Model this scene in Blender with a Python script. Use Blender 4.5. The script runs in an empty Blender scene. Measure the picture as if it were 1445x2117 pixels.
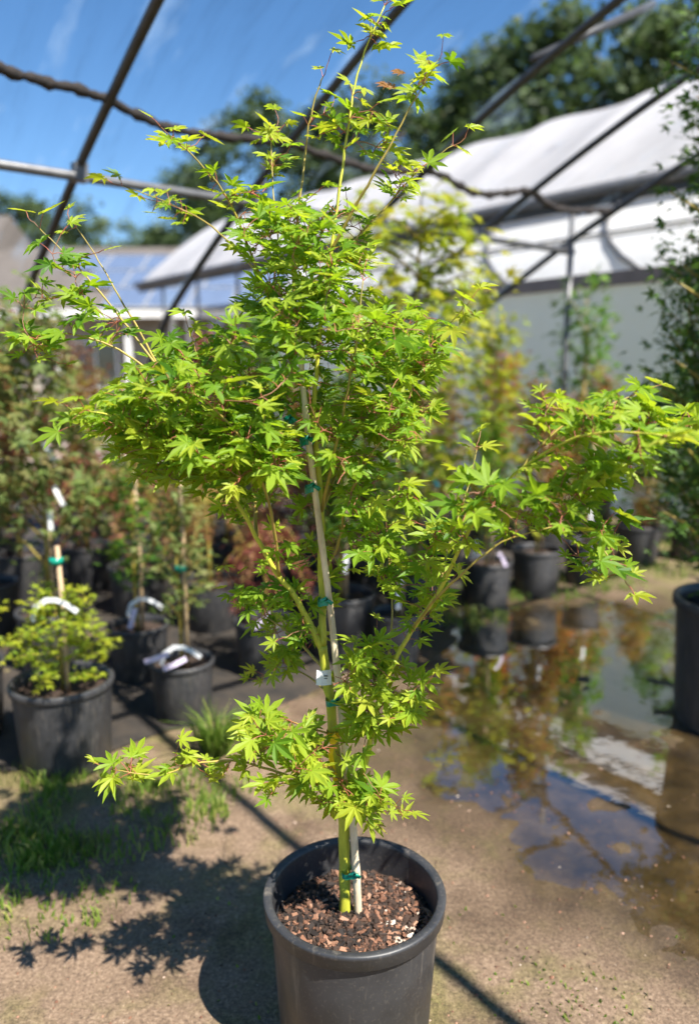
import bpy, math, random
import numpy as np
from mathutils import Vector, Matrix

# ------------------------------------------------------------------ camera, sky, sun, exposure
W, H, F = 1445.0, 2117.0, 1590.0
PITCH = math.radians(10.5)
CAM = Vector((0.0, 0.0, 1.62))
SUN_AZ = math.radians(135.0)      # clockwise from +Y
SUN_EL = math.radians(54.0)

sc = bpy.context.scene
cam_d = bpy.data.cameras.new('camera')
cam = bpy.data.objects.new('camera', cam_d)
sc.collection.objects.link(cam)
sc.camera = cam
cam.location = CAM
cam.rotation_euler = (math.pi / 2 - PITCH, 0, 0)
cam_d.sensor_fit = 'VERTICAL'
cam_d.sensor_height = 36.0
cam_d.sensor_width = 36.0 * W / H
cam_d.lens = F / H * 36.0
cam_d.clip_start = 0.05
cam_d.clip_end = 2000.0
cam_d.dof.use_dof = True
cam_d.dof.focus_distance = 1.62
cam_d.dof.aperture_fstop = 1.45

world = bpy.data.worlds.new('World')
sc.world = world
world.use_nodes = True
wn = world.node_tree
sky = wn.nodes.new('ShaderNodeTexSky')
sky.sky_type = 'NISHITA'
sky.sun_disc = False
sky.sun_elevation = SUN_EL
sky.sun_rotation = SUN_AZ
sky.air_density = 1.0
sky.dust_density = 0.0
sky.ozone_density = 2.0
sky.altitude = 1000.0
bgn = wn.nodes['Background']
bgn.inputs['Strength'].default_value = 0.074
hsv = wn.nodes.new('ShaderNodeHueSaturation')
hsv.inputs['Saturation'].default_value = 1.22
wn.links.new(sky.outputs[0], hsv.inputs['Color'])
wn.links.new(hsv.outputs[0], bgn.inputs[0])

sun_d = bpy.data.lights.new('sun', 'SUN')
sun_d.energy = 5.0
sun_d.angle = math.radians(0.53)
sun_d.color = (1.0, 0.95, 0.87)
sun = bpy.data.objects.new('sun', sun_d)
sc.collection.objects.link(sun)
SUND = Vector((math.sin(SUN_AZ) * math.cos(SUN_EL), math.cos(SUN_AZ) * math.cos(SUN_EL), math.sin(SUN_EL)))
sun.rotation_euler = SUND.to_track_quat('Z', 'Y').to_euler()
sun.location = SUND * 30

sc.view_settings.view_transform = 'Standard'
sc.view_settings.look = 'None'
sc.view_settings.gamma = 1.0
sc.view_settings.exposure = 1.38
sc.cycles.use_denoising = True
sc.cycles.max_bounces = 6
sc.cycles.use_adaptive_sampling = True
sc.cycles.adaptive_threshold = 0.02
sc.cycles.transparent_max_bounces = 12
sc.cycles.caustics_reflective = False
sc.cycles.caustics_refractive = False

# ------------------------------------------------------------------ helpers
rnd = random.Random(7)
nr = np.random.default_rng(11)
COL = sc.collection
SP, CP = math.sin(PITCH), math.cos(PITCH)

def ray(px, py):
    x = (px - W / 2) / F
    y = (H / 2 - py) / F
    return Vector((x, CP + y * SP, y * CP - SP))

def on_ground(px, py, z=0.0):
    d = ray(px, py)
    return CAM + d * ((z - CAM.z) / d.z)

def at_y(px, py, y):
    d = ray(px, py)
    return CAM + d * (y / d.y)

def project(p):
    d = p - CAM
    zc = d.y * CP - d.z * SP
    yc = d.y * SP + d.z * CP
    return (W / 2 + F * d.x / zc, H / 2 - F * yc / zc, zc)

AZ = math.radians(-38.2)
UD = Vector((math.sin(AZ), math.cos(AZ), 0))
VD = Vector((math.cos(AZ), -math.sin(AZ), 0))

def uv(u, v, z=0.0):
    return UD * u + VD * v + Vector((0, 0, z))

class MB:
    def __init__(s):
        s.v = []; s.f = []; s.t = []
    def add(s, vs, fs, tint=0.0):
        b = len(s.v)
        s.v.extend([tuple(p) for p in vs])
        s.f.extend([tuple(i + b for i in f) for f in fs])
        s.t.extend([tint] * len(fs))
    def box(s, c, size, rot=None):
        hx, hy, hz = size[0] / 2, size[1] / 2, size[2] / 2
        vs = [Vector((x, y, z)) for z in (-hz, hz) for y in (-hy, hy) for x in (-hx, hx)]
        if rot is not None:
            vs = [rot @ p for p in vs]
        c = Vector(c)
        s.add([p + c for p in vs], [(0, 2, 3, 1), (4, 5, 7, 6), (0, 1, 5, 4), (2, 6, 7, 3), (0, 4, 6, 2), (1, 3, 7, 5)])
    def tube(s, pts, rad, n=8, cap=True, tint=0.0):
        pts = [Vector(p) for p in pts]
        if not hasattr(rad, '__len__'):
            rad = [rad] * len(pts)
        vs = []; fs = []
        ref = None
        for i, p in enumerate(pts):
            if i == 0: d = pts[1] - p
            elif i == len(pts) - 1: d = p - pts[i - 1]
            else: d = pts[i + 1] - pts[i - 1]
            d.normalize()
            if ref is None:
                ref = d.orthogonal().normalized()
            else:
                ref = (ref - d * ref.dot(d))
                if ref.length < 1e-6: ref = d.orthogonal()
                ref.normalize()
            b = d.cross(ref)
            for k in range(n):
                a = 2 * math.pi * k / n
                vs.append(p + (ref * math.cos(a) + b * math.sin(a)) * rad[i])
        for i in range(len(pts) - 1):
            for k in range(n):
                k2 = (k + 1) % n
                fs.append((i * n + k, i * n + k2, (i + 1) * n + k2, (i + 1) * n + k))
        if cap:
            fs.append(tuple(range(n - 1, -1, -1)))
            m = (len(pts) - 1) * n
            fs.append(tuple(m + k for k in range(n)))
        s.add(vs, fs, tint)
    def lathe(s, prof, n=48, c=(0, 0, 0)):
        vs = []; fs = []
        for r, z in prof:
            for k in range(n):
                a = 2 * math.pi * k / n
                vs.append((c[0] + r * math.cos(a), c[1] + r * math.sin(a), c[2] + z))
        for i in range(len(prof) - 1):
            for k in range(n):
                k2 = (k + 1) % n
                fs.append((i * n + k, i * n + k2, (i + 1) * n + k2, (i + 1) * n + k))
        s.add(vs, fs)
    def mesh(s, name, mat, smooth=False, tint=False):
        me = bpy.data.meshes.new(name)
        me.from_pydata(s.v, [], s.f)
        if smooth:
            me.polygons.foreach_set('use_smooth', [True] * len(me.polygons))
        if tint:
            a = me.attributes.new('tint', 'FLOAT', 'FACE')
            a.data.foreach_set('value', s.t)
        if mat: me.materials.append(mat)
        me.update()
        return me

def obj(name, me, parent=None, loc=None, **props):
    o = bpy.data.objects.new(name, me)
    COL.objects.link(o)
    if parent is not None: o.parent = parent
    if loc is not None: o.location = loc
    for k, v in props.items(): o[k] = v
    return o

def thing(name, label, cat, loc=(0, 0, 0), rotz=0.0, group=None):
    o = bpy.data.objects.new(name, None)
    COL.objects.link(o)
    o.location = loc
    o.rotation_euler = (0, 0, rotz)
    o['label'] = label; o['category'] = cat
    if group: o['group'] = group
    return o

# value noise in numpy
def vnoise(x, y, seed=0):
    x = np.asarray(x, float); y = np.asarray(y, float)
    xi = np.floor(x).astype(np.int64); yi = np.floor(y).astype(np.int64)
    xf = x - xi; yf = y - yi
    xf = xf * xf * (3 - 2 * xf); yf = yf * yf * (3 - 2 * yf)
    def h(a, b):
        n = (a * 374761393 + b * 668265263 + seed * 1442695041) & 0x7fffffff
        n = ((n ^ (n >> 13)) * 1274126177) & 0x7fffffff
        return ((n ^ (n >> 16)) & 0xffff) / 65535.0
    return (h(xi, yi) * (1 - xf) + h(xi + 1, yi) * xf) * (1 - yf) + (h(xi, yi + 1) * (1 - xf) + h(xi + 1, yi + 1) * xf) * yf

def fbm(x, y, seed=0, oct=4):
    s = 0; a = 0.5
    for i in range(oct):
        s = s + a * vnoise(x * 2 ** i, y * 2 ** i, seed + i)
        a *= 0.5
    return s

def in_poly(x, y, poly):
    x = np.asarray(x); y = np.asarray(y)
    r = np.zeros(x.shape, bool)
    n = len(poly)
    for i in range(n):
        x1, y1 = poly[i]; x2, y2 = poly[(i + 1) % n]
        c = ((y1 > y) != (y2 > y)) & (x < (x2 - x1) * (y - y1) / ((y2 - y1) + 1e-12) + x1)
        r ^= c
    return r

def poly_dist(x, y, poly):
    d = np.full(np.asarray(x).shape, 1e9)
    n = len(poly)
    for i in range(n):
        x1, y1 = poly[i]; x2, y2 = poly[(i + 1) % n]
        dx, dy = x2 - x1, y2 - y1
        t = np.clip(((x - x1) * dx + (y - y1) * dy) / (dx * dx + dy * dy + 1e-12), 0, 1)
        d = np.minimum(d, np.hypot(x - x1 - t * dx, y - y1 - t * dy))
    return d

# ------------------------------------------------------------------ materials
def new_mat(name):
    m = bpy.data.materials.new(name)
    m.use_nodes = True
    nt = m.node_tree
    return m, nt, nt.nodes['Principled BSDF'], nt.nodes['Material Output']

def N(nt, t, **kw):
    n = nt.nodes.new(t)
    for k, v in kw.items(): setattr(n, k, v)
    return n

def ramp(nt, fac, stops, interp='LINEAR'):
    r = N(nt, 'ShaderNodeValToRGB')
    r.color_ramp.interpolation = interp
    els = r.color_ramp.elements
    while len(els) < len(stops): els.new(0.5)
    for e, (p, c) in zip(els, stops):
        e.position = p; e.color = (c[0], c[1], c[2], 1)
    nt.links.new(fac, r.inputs[0])
    return r.outputs[0]

def noise(nt, scale, detail=4, rough=0.55, vec=None, dim='3D'):
    n = N(nt, 'ShaderNodeTexNoise')
    n.inputs['Scale'].default_value = scale
    n.inputs['Detail'].default_value = detail
    n.inputs['Roughness'].default_value = rough
    if vec is not None: nt.links.new(vec, n.inputs['Vector'])
    return n

def coords(nt, kind='Object'):
    return N(nt, 'ShaderNodeTexCoord').outputs[kind]

def bump(nt, height, bs, strength=0.4, dist=0.005):
    b = N(nt, 'ShaderNodeBump')
    b.inputs['Strength'].default_value = strength
    b.inputs['Distance'].default_value = dist
    nt.links.new(height, b.inputs['Height'])
    nt.links.new(b.outputs[0], bs.inputs['Normal'])

def simple(name, c1, c2=None, scale=20.0, rough=0.6, bmp=0.0, metal=0.0, spec=0.5, dist=0.003):
    m, nt, bs, out = new_mat(name)
    bs.inputs['Roughness'].default_value = rough
    bs.inputs['Metallic'].default_value = metal
    bs.inputs['Specular IOR Level'].default_value = spec
    if c2 is None: c2 = tuple(x * 0.8 for x in c1)
    n = noise(nt, scale, 5, 0.6, coords(nt))
    c = ramp(nt, n.outputs[0], [(0.3, c1), (0.7, c2)])
    nt.links.new(c, bs.inputs['Base Color'])
    if bmp: bump(nt, n.outputs[0], bs, bmp, dist)
    return m

def leaf_mat(name, cols, trans, tr=0.45, rough=0.5):
    m, nt, bs, out = new_mat(name)
    at = N(nt, 'ShaderNodeAttribute', attribute_name='tint')
    oi = N(nt, 'ShaderNodeObjectInfo')
    ma = N(nt, 'ShaderNodeMath', operation='MULTIPLY_ADD')
    ma.inputs[1].default_value = 0.22; 
    nt.links.new(oi.outputs['Random'], ma.inputs[0]); nt.links.new(at.outputs['Fac'], ma.inputs[2])
    mb = N(nt, 'ShaderNodeMath', operation='SUBTRACT'); mb.inputs[1].default_value = 0.11
    nt.links.new(ma.outputs[0], mb.inputs[0])
    stops = [(i / (len(cols) - 1), c) for i, c in enumerate(cols)]
    c = ramp(nt, mb.outputs[0], stops)
    nt.links.new(c, bs.inputs['Base Color'])
    bs.inputs['Roughness'].default_value = rough
    bs.inputs['Specular IOR Level'].default_value = 0.3
    ts = N(nt, 'ShaderNodeBsdfTranslucent')
    stops = [(i / (len(trans) - 1), c) for i, c in enumerate(trans)]
    c2 = ramp(nt, mb.outputs[0], stops)
    nt.links.new(c2, ts.inputs[0])
    mx = N(nt, 'ShaderNodeMixShader'); mx.inputs[0].default_value = tr
    nt.links.new(bs.outputs[0], mx.inputs[1]); nt.links.new(ts.outputs[0], mx.inputs[2])
    nt.links.new(mx.outputs[0], out.inputs[0])
    return m

M = {}
M['leaf'] = leaf_mat('maple_leaf', [(0.055, 0.145, 0.010), (0.125, 0.245, 0.016), (0.22, 0.335, 0.024), (0.34, 0.41, 0.035), (0.28, 0.15, 0.05)],
                     [(0.19, 0.38, 0.012), (0.33, 0.53, 0.015), (0.47, 0.66, 0.02), (0.62, 0.69, 0.03), (0.45, 0.2, 0.06)], 0.46)
M['leaf_green'] = leaf_mat('potted_leaf_green', [(0.04, 0.10, 0.015), (0.08, 0.19, 0.02), (0.15, 0.26, 0.03)], [(0.12, 0.28, 0.02), (0.2, 0.38, 0.03), (0.3, 0.42, 0.04)], 0.4)
M['leaf_lime'] = leaf_mat('potted_leaf_lime', [(0.12, 0.2, 0.015), (0.24, 0.31, 0.02), (0.38, 0.38, 0.03)], [(0.3, 0.42, 0.02), (0.5, 0.55, 0.03), (0.6, 0.5, 0.04)], 0.42)
M['leaf_red'] = leaf_mat('potted_leaf_red', [(0.12, 0.03, 0.024), (0.23, 0.065, 0.045), (0.25, 0.15, 0.06)], [(0.25, 0.06, 0.03), (0.36, 0.12, 0.05), (0.35, 0.25, 0.07)], 0.4)
M['leaf_rust'] = leaf_mat('potted_leaf_rust', [(0.12, 0.10, 0.03), (0.25, 0.11, 0.04), (0.16, 0.2, 0.03)], [(0.3, 0.2, 0.04), (0.45, 0.18, 0.05), (0.3, 0.4, 0.04)], 0.4)
M['leaf_orange'] = leaf_mat('potted_leaf_orange', [(0.25, 0.05, 0.02), (0.40, 0.10, 0.035), (0.42, 0.2, 0.04)], [(0.5, 0.1, 0.03), (0.6, 0.2, 0.05), (0.55, 0.35, 0.06)], 0.4)
M['leaf_muted'] = leaf_mat('potted_leaf_muted', [(0.08, 0.12, 0.035), (0.15, 0.21, 0.055), (0.24, 0.2, 0.08)], [(0.2, 0.3, 0.06), (0.32, 0.44, 0.09), (0.42, 0.34, 0.12)], 0.4)
M['leaf_dark'] = leaf_mat('shrub_leaf_dark', [(0.035, 0.075, 0.02), (0.07, 0.14, 0.03), (0.12, 0.2, 0.04)], [(0.08, 0.2, 0.03), (0.15, 0.3, 0.04), (0.22, 0.38, 0.05)], 0.35)
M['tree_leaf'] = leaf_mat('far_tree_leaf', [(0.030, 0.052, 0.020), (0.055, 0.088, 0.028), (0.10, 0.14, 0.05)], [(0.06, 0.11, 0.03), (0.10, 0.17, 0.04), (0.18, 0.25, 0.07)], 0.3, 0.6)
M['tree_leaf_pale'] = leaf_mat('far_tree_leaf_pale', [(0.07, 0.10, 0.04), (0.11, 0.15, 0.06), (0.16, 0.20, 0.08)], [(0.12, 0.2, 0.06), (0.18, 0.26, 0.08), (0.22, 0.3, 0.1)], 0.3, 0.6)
M['grass'] = leaf_mat('grass_blade', [(0.08, 0.14, 0.02), (0.16, 0.24, 0.035), (0.36, 0.36, 0.10)], [(0.15, 0.3, 0.03), (0.25, 0.42, 0.04), (0.4, 0.45, 0.1)], 0.4)

def bark_mat(name, c1, c2, c3, scale):
    m, nt, bs, out = new_mat(name)
    co = coords(nt)
    mp = N(nt, 'ShaderNodeMapping'); mp.inputs['Scale'].default_value = (1, 1, 0.35)
    nt.links.new(co, mp.inputs[0])
    n = noise(nt, scale, 5, 0.65, mp.outputs[0])
    c = ramp(nt, n.outputs[0], [(0.32, c1), (0.55, c2), (0.75, c3)])
    nt.links.new(c, bs.inputs['Base Color'])
    bs.inputs['Roughness'].default_value = 0.55
    bump(nt, n.outputs[0], bs, 0.3, 0.002)
    return m
M['bark'] = bark_mat('maple_bark', (0.30, 0.32, 0.03), (0.52, 0.52, 0.045), (0.40, 0.36, 0.07), 34)
M['branch'] = bark_mat('maple_branch_bark', (0.20, 0.16, 0.03), (0.36, 0.28, 0.05), (0.28, 0.15, 0.06), 30)
M['twig'] = simple('maple_twig', (0.30, 0.12, 0.06), (0.20, 0.10, 0.045), 40, 0.5)
M['petiole'] = simple('leaf_stalk', (0.36, 0.07, 0.05), (0.26, 0.12, 0.05), 30, 0.5)
M['stake'] = bark_mat('bamboo_stake', (0.40, 0.29, 0.17), (0.74, 0.61, 0.42), (0.60, 0.47, 0.30), 22)
M['cane'] = bark_mat('wood_cane', (0.26, 0.17, 0.09), (0.46, 0.33, 0.19), (0.38, 0.27, 0.15), 14)
M['wood_bark'] = simple('tree_bark', (0.14, 0.10, 0.07), (0.07, 0.055, 0.04), 8, 0.9, 0.5)
M['tie'] = simple('green_tape', (0.0, 0.20, 0.13), (0.01, 0.28, 0.19), 60, 0.3)
M['ribbon'] = simple('yellow_ribbon', (0.95, 0.66, 0.01), (0.88, 0.52, 0.01), 40, 0.4)
M['paper'] = simple('white_tag_paper', (0.78, 0.79, 0.78), (0.68, 0.69, 0.7), 30, 0.5)
M['lilac'] = simple('lilac_tag_plastic', (0.60, 0.50, 0.68), (0.75, 0.68, 0.8), 30, 0.4)
M['teal'] = simple('teal_tag_plastic', (0.02, 0.42, 0.52), (0.05, 0.5, 0.58), 30, 0.4)
M['ink'] = simple('print_ink', (0.02, 0.02, 0.025), (0.03, 0.03, 0.03), 30, 0.6)

def pot_mat(name, dirt):
    m, nt, bs, out = new_mat(name)
    co = coords(nt)
    n = noise(nt, 7, 6, 0.65, co)
    sp = noise(nt, 130, 2, 0.5, co)
    mp = N(nt, 'ShaderNodeMapping'); mp.inputs['Scale'].default_value = (1, 1, 0.12)
    nt.links.new(co, mp.inputs[0])
    st = noise(nt, 26, 4, 0.6, mp.outputs[0])
    c = ramp(nt, n.outputs[0], [(0.35, (0.024, 0.0245, 0.027)), (0.7, (0.048, 0.048, 0.050))])
    dm = N(nt, 'ShaderNodeMath', operation='MULTIPLY'); 
    d1 = ramp(nt, sp.outputs[0], [(0.57, (0, 0, 0)), (0.70, (1, 1, 1))])
    d2 = ramp(nt, st.outputs[0], [(0.58, (0, 0, 0)), (0.78, (1, 1, 1))])
    nt.links.new(d1, dm.inputs[0]); dm.inputs[1].default_value = 0.13
    ad = N(nt, 'ShaderNodeMath', operation='MULTIPLY_ADD'); ad.inputs[1].default_value = 0.6
    nt.links.new(d2, ad.inputs[0]); nt.links.new(dm.outputs[0], ad.inputs[2])
    sc_ = N(nt, 'ShaderNodeMath', operation='MULTIPLY'); sc_.inputs[1].default_value = dirt; sc_.use_clamp = True
    nt.links.new(ad.outputs[0], sc_.inputs[0])
    mx = N(nt, 'ShaderNodeMix', data_type='RGBA')
    nt.links.new(sc_.outputs[0], mx.inputs['Factor']); nt.links.new(c, mx.inputs['A'])
    mx.inputs['B'].default_value = (0.27, 0.23, 0.18, 1)
    nt.links.new(mx.outputs['Result'], bs.inputs['Base Color'])
    r = ramp(nt, n.outputs[0], [(0.3, (0.36,) * 3), (0.7, (0.55,) * 3)])
    nt.links.new(r, bs.inputs['Roughness'])
    bump(nt, sp.outputs[0], bs, 0.12, 0.001)
    return m
M['pot'] = pot_mat('black_pot_plastic', 0.95)

def soil_mat(name):
    m, nt, bs, out = new_mat(name)
    co = coords(nt)
    n = noise(nt, 60, 6, 0.7, co)
    c = ramp(nt, n.outputs[0], [(0.3, (0.012, 0.008, 0.006)), (0.55, (0.06, 0.035, 0.022)), (0.75, (0.16, 0.085, 0.05))])
    nt.links.new(c, bs.inputs['Base Color'])
    bs.inputs['Roughness'].default_value = 0.9
    bump(nt, n.outputs[0], bs, 0.9, 0.01)
    return m
M['soil'] = soil_mat('potting_soil')

def chip_mat():
    m, nt, bs, out = new_mat('bark_chip')
    at = N(nt, 'ShaderNodeAttribute', attribute_name='tint')
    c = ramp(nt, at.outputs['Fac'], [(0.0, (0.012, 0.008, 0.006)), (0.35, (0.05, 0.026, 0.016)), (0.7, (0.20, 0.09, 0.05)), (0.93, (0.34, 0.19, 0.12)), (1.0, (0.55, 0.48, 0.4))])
    nt.links.new(c, bs.inputs['Base Color'])
    bs.inputs['Roughness'].default_value = 0.8
    return m
M['chip'] = chip_mat()

def ground_mat():
    m, nt, bs, out = new_mat('sandy_ground')
    co = coords(nt)
    big = noise(nt, 0.9, 5, 0.6, co)
    med = noise(nt, 5.0, 6, 0.65, co)
    fine = noise(nt, 90, 5, 0.7, co)
    sand = ramp(nt, fine.outputs[0], [(0.28, (0.085, 0.058, 0.038)), (0.5, (0.22, 0.15, 0.10)), (0.72, (0.38, 0.28, 0.195))])
    moss = ramp(nt, fine.outputs[0], [(0.3, (0.06, 0.055, 0.018)), (0.55, (0.19, 0.165, 0.055)), (0.75, (0.30, 0.25, 0.11))])
    ad = N(nt, 'ShaderNodeMath', operation='MULTIPLY_ADD'); ad.inputs[1].default_value = 0.6
    nt.links.new(med.outputs[0], ad.inputs[0]); nt.links.new(big.outputs[0], ad.inputs[2])
    f = ramp(nt, ad.outputs[0], [(0.75, (0, 0, 0)), (0.93, (0.9, 0.9, 0.9))])
    mx = N(nt, 'ShaderNodeMix', data_type='RGBA')
    nt.links.new(f, mx.inputs['Factor']); nt.links.new(sand, mx.inputs['A']); nt.links.new(moss, mx.inputs['B'])
    # wet sediment below the water line (height attribute from the mesh)
    at = N(nt, 'ShaderNodeAttribute', attribute_name='wet')
    mx2 = N(nt, 'ShaderNodeMix', data_type='RGBA')
    nt.links.new(at.outputs['Fac'], mx2.inputs['Factor']); nt.links.new(mx.outputs['Result'], mx2.inputs['A'])
    mud = ramp(nt, med.outputs[0], [(0.3, (0.04, 0.03, 0.010)), (0.5, (0.14, 0.10, 0.04)), (0.72, (0.36, 0.26, 0.13))])
    nt.links.new(mud, mx2.inputs['B'])
    dn = noise(nt, 2.3, 6, 0.7, co)
    df_ = ramp(nt, dn.outputs[0], [(0.34, (0.5, 0.46, 0.42)), (0.48, (0.95, 0.95, 0.94)), (0.7, (1.0, 1.0, 1.0))])
    gr = noise(nt, 260, 3, 0.6, co)
    gf = ramp(nt, gr.outputs[0], [(0.33, (0.45, 0.43, 0.4)), (0.48, (1, 1, 1)), (0.66, (1, 1, 1)), (0.74, (1.35, 1.33, 1.3))])
    m3 = N(nt, 'ShaderNodeMix', data_type='RGBA', blend_type='MULTIPLY'); m3.inputs['Factor'].default_value = 1.0
    nt.links.new(mx2.outputs['Result'], m3.inputs['A']); nt.links.new(df_, m3.inputs['B'])
    m4 = N(nt, 'ShaderNodeMix', data_type='RGBA', blend_type='MULTIPLY'); m4.inputs['Factor'].default_value = 1.0
    nt.links.new(m3.outputs['Result'], m4.inputs['A']); nt.links.new(gf, m4.inputs['B'])
    dat = N(nt, 'ShaderNodeAttribute', attribute_name='damp')
    dc = ramp(nt, dat.outputs['Fac'], [(0.0, (0.92, 0.9, 0.87)), (1.0, (0.40, 0.36, 0.29))])
    m5 = N(nt, 'ShaderNodeMix', data_type='RGBA', blend_type='MULTIPLY'); m5.inputs['Factor'].default_value = 1.0
    nt.links.new(m4.outputs['Result'], m5.inputs['A']); nt.links.new(dc, m5.inputs['B'])
    nt.links.new(m5.outputs['Result'], bs.inputs['Base Color'])
    rr = N(nt, 'ShaderNodeMapRange'); rr.inputs['To Min'].default_value = 0.9; rr.inputs['To Max'].default_value = 0.35
    nt.links.new(at.outputs['Fac'], rr.inputs['Value'])
    nt.links.new(rr.outputs[0], bs.inputs['Roughness'])
    bump(nt, fine.outputs[0], bs, 0.7, 0.006)
    return m
M['ground'] = ground_mat()
M['lawn'] = simple('dry_lawn', (0.20, 0.21, 0.05), (0.36, 0.31, 0.09), 3.0, 0.95, 0.4, dist=0.02)
M['gravel'] = simple('pink_gravel', (0.42, 0.33, 0.29), (0.34, 0.27, 0.23), 6.0, 0.95, 0.4, dist=0.02)

def water_mat():
    m, nt, bs, out = new_mat('puddle_water')
    nt.nodes.remove(bs)
    tr = N(nt, 'ShaderNodeBsdfTransparent'); tr.inputs[0].default_value = (0.97, 0.95, 0.90, 1)
    gl = N(nt, 'ShaderNodeBsdfGlossy'); gl.inputs['Roughness'].default_value = 0.015
    gl.inputs[0].default_value = (0.95, 0.95, 0.95, 1)
    n = noise(nt, 9, 2, 0.5, coords(nt))
    b = N(nt, 'ShaderNodeBump'); b.inputs['Strength'].default_value = 0.05; b.inputs['Distance'].default_value = 0.01
    nt.links.new(n.outputs[0], b.inputs['Height'])
    nt.links.new(b.outputs[0], gl.inputs['Normal'])
    lw = N(nt, 'ShaderNodeLayerWeight'); lw.inputs[0].default_value = 0.5
    fr = ramp(nt, lw.outputs['Facing'], [(0.0, (.03,) * 3), (0.38, (.14,) * 3), (0.5, (.27,) * 3), (0.62, (.52,) * 3), (0.72, (.72,) * 3), (1.0, (1,) * 3)])
    mx = N(nt, 'ShaderNodeMixShader')
    nt.links.new(fr, mx.inputs[0])
    nt.links.new(tr.outputs[0], mx.inputs[1]); nt.links.new(gl.outputs[0], mx.inputs[2])
    nt.links.new(mx.outputs[0], out.inputs[0])
    return m
M['water'] = water_mat()

M['pipe'] = simple('weathered_pipe', (0.030, 0.031, 0.033), (0.055, 0.055, 0.058), 12, 0.5, 0.1, 0.0)
M['galv'] = simple('galvanised_pipe', (0.15, 0.15, 0.155), (0.09, 0.09, 0.095), 14, 0.45, 0.1, 0.3)
M['hem'] = simple('bunched_netting', (0.008, 0.008, 0.008), (0.04, 0.03, 0.026), 45, 0.9, 0.8, dist=0.01)

def net_mat():
    m, nt, bs, out = new_mat('shade_netting')
    uvn = N(nt, 'ShaderNodeUVMap')
    mp = N(nt, 'ShaderNodeMapping'); mp.inputs['Scale'].default_value = (5.0, 0.8, 1)
    nt.links.new(uvn.outputs[0], mp.inputs[0])
    n1 = noise(nt, 1.6, 5, 0.62, mp.outputs[0])
    mp2 = N(nt, 'ShaderNodeMapping'); mp2.inputs['Scale'].default_value = (4.2, 1.8, 1)
    nt.links.new(uvn.outputs[0], mp2.inputs[0])
    n2 = noise(nt, 1.0, 3, 0.55, mp2.outputs[0])
    f1 = ramp(nt, n1.outputs[0], [(0.35, (0.04,) * 3), (0.54, (0.08,) * 3), (0.76, (0.22,) * 3)])
    f2 = ramp(nt, n2.outputs[0], [(0.57, (0,) * 3), (0.76, (0.30,) * 3)])
    tr = N(nt, 'ShaderNodeBsdfTransparent')
    df = N(nt, 'ShaderNodeBsdfDiffuse'); df.inputs[0].default_value = (0.03, 0.035, 0.045, 1)
    mx = N(nt, 'ShaderNodeMixShader')
    nt.links.new(f1, mx.inputs[0]); nt.links.new(tr.outputs[0], mx.inputs[1]); nt.links.new(df.outputs[0], mx.inputs[2])
    # thicker creased film catching the light
    tl = N(nt, 'ShaderNodeBsdfTranslucent'); tl.inputs[0].default_value = (0.30, 0.40, 0.50, 1)
    m2 = N(nt, 'ShaderNodeMixShader')
    nt.links.new(f2, m2.inputs[0]); nt.links.new(mx.outputs[0], m2.inputs[1]); nt.links.new(tl.outputs[0], m2.inputs[2])
    nt.links.new(m2.outputs[0], out.inputs[0])
    return m
M['net'] = net_mat()

def poly_mat(name, c, tcol, tr, rough=0.45):
    m, nt, bs, out = new_mat(name)
    n = noise(nt, 1.5, 5, 0.6, coords(nt))
    cc = ramp(nt, n.outputs[0], [(0.3, c), (0.7, tuple(x * 0.9 for x in c))])
    nt.links.new(cc, bs.inputs['Base Color'])
    bs.inputs['Roughness'].default_value = rough
    bump(nt, n.outputs[0], bs, 0.5, 0.05)
    ts = N(nt, 'ShaderNodeBsdfTranslucent'); ts.inputs[0].default_value = (*tcol, 1)
    mx = N(nt, 'ShaderNodeMixShader'); mx.inputs[0].default_value = tr
    nt.links.new(bs.outputs[0], mx.inputs[1]); nt.links.new(ts.outputs[0], mx.inputs[2])
    nt.links.new(mx.outputs[0], out.inputs[0])
    return m
M['poly'] = poly_mat('white_poly_film', (0.60, 0.595, 0.615), (0.7, 0.7, 0.7), 0.4)
M['polywall'] = poly_mat('white_poly_wall', (0.82, 0.82, 0.82), (0.9, 0.9, 0.9), 0.4)
M['polygrey'] = poly_mat('grey_green_side_film', (0.68, 0.73, 0.67), (0.72, 0.76, 0.70), 0.45)
M['board'] = simple('brown_base_board', (0.30, 0.22, 0.18), (0.22, 0.16, 0.13), 6, 0.8)
M['shingle'] = simple('roof_shingle', (0.13, 0.112, 0.098), (0.085, 0.073, 0.064), 5, 0.9, 0.5, dist=0.02)
M['stucco'] = simple('beige_stucco', (0.34, 0.30, 0.25), (0.29, 0.255, 0.215), 8, 0.9, 0.2)
M['white_paint'] = simple('white_paint', (0.78, 0.78, 0.76), (0.7, 0.7, 0.68), 6, 0.5)
M['solar'] = simple('solar_cell_glass', (0.10, 0.14, 0.22), (0.13, 0.17, 0.26), 2, 0.22, spec=0.8)
M['alu'] = simple('aluminium_frame', (0.5, 0.51, 0.53), (0.45, 0.46, 0.48), 8, 0.35, metal=0.5)
M['glass'] = simple('window_glass', (0.03, 0.035, 0.04), (0.04, 0.05, 0.06), 3, 0.08, spec=0.8)
M['brick'] = simple('brick_red', (0.32, 0.12, 0.09), (0.22, 0.09, 0.07), 14, 0.9, 0.3)
M['clay'] = simple('orange_clay', (0.50, 0.14, 0.07), (0.40, 0.11, 0.05), 8, 0.8)

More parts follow.
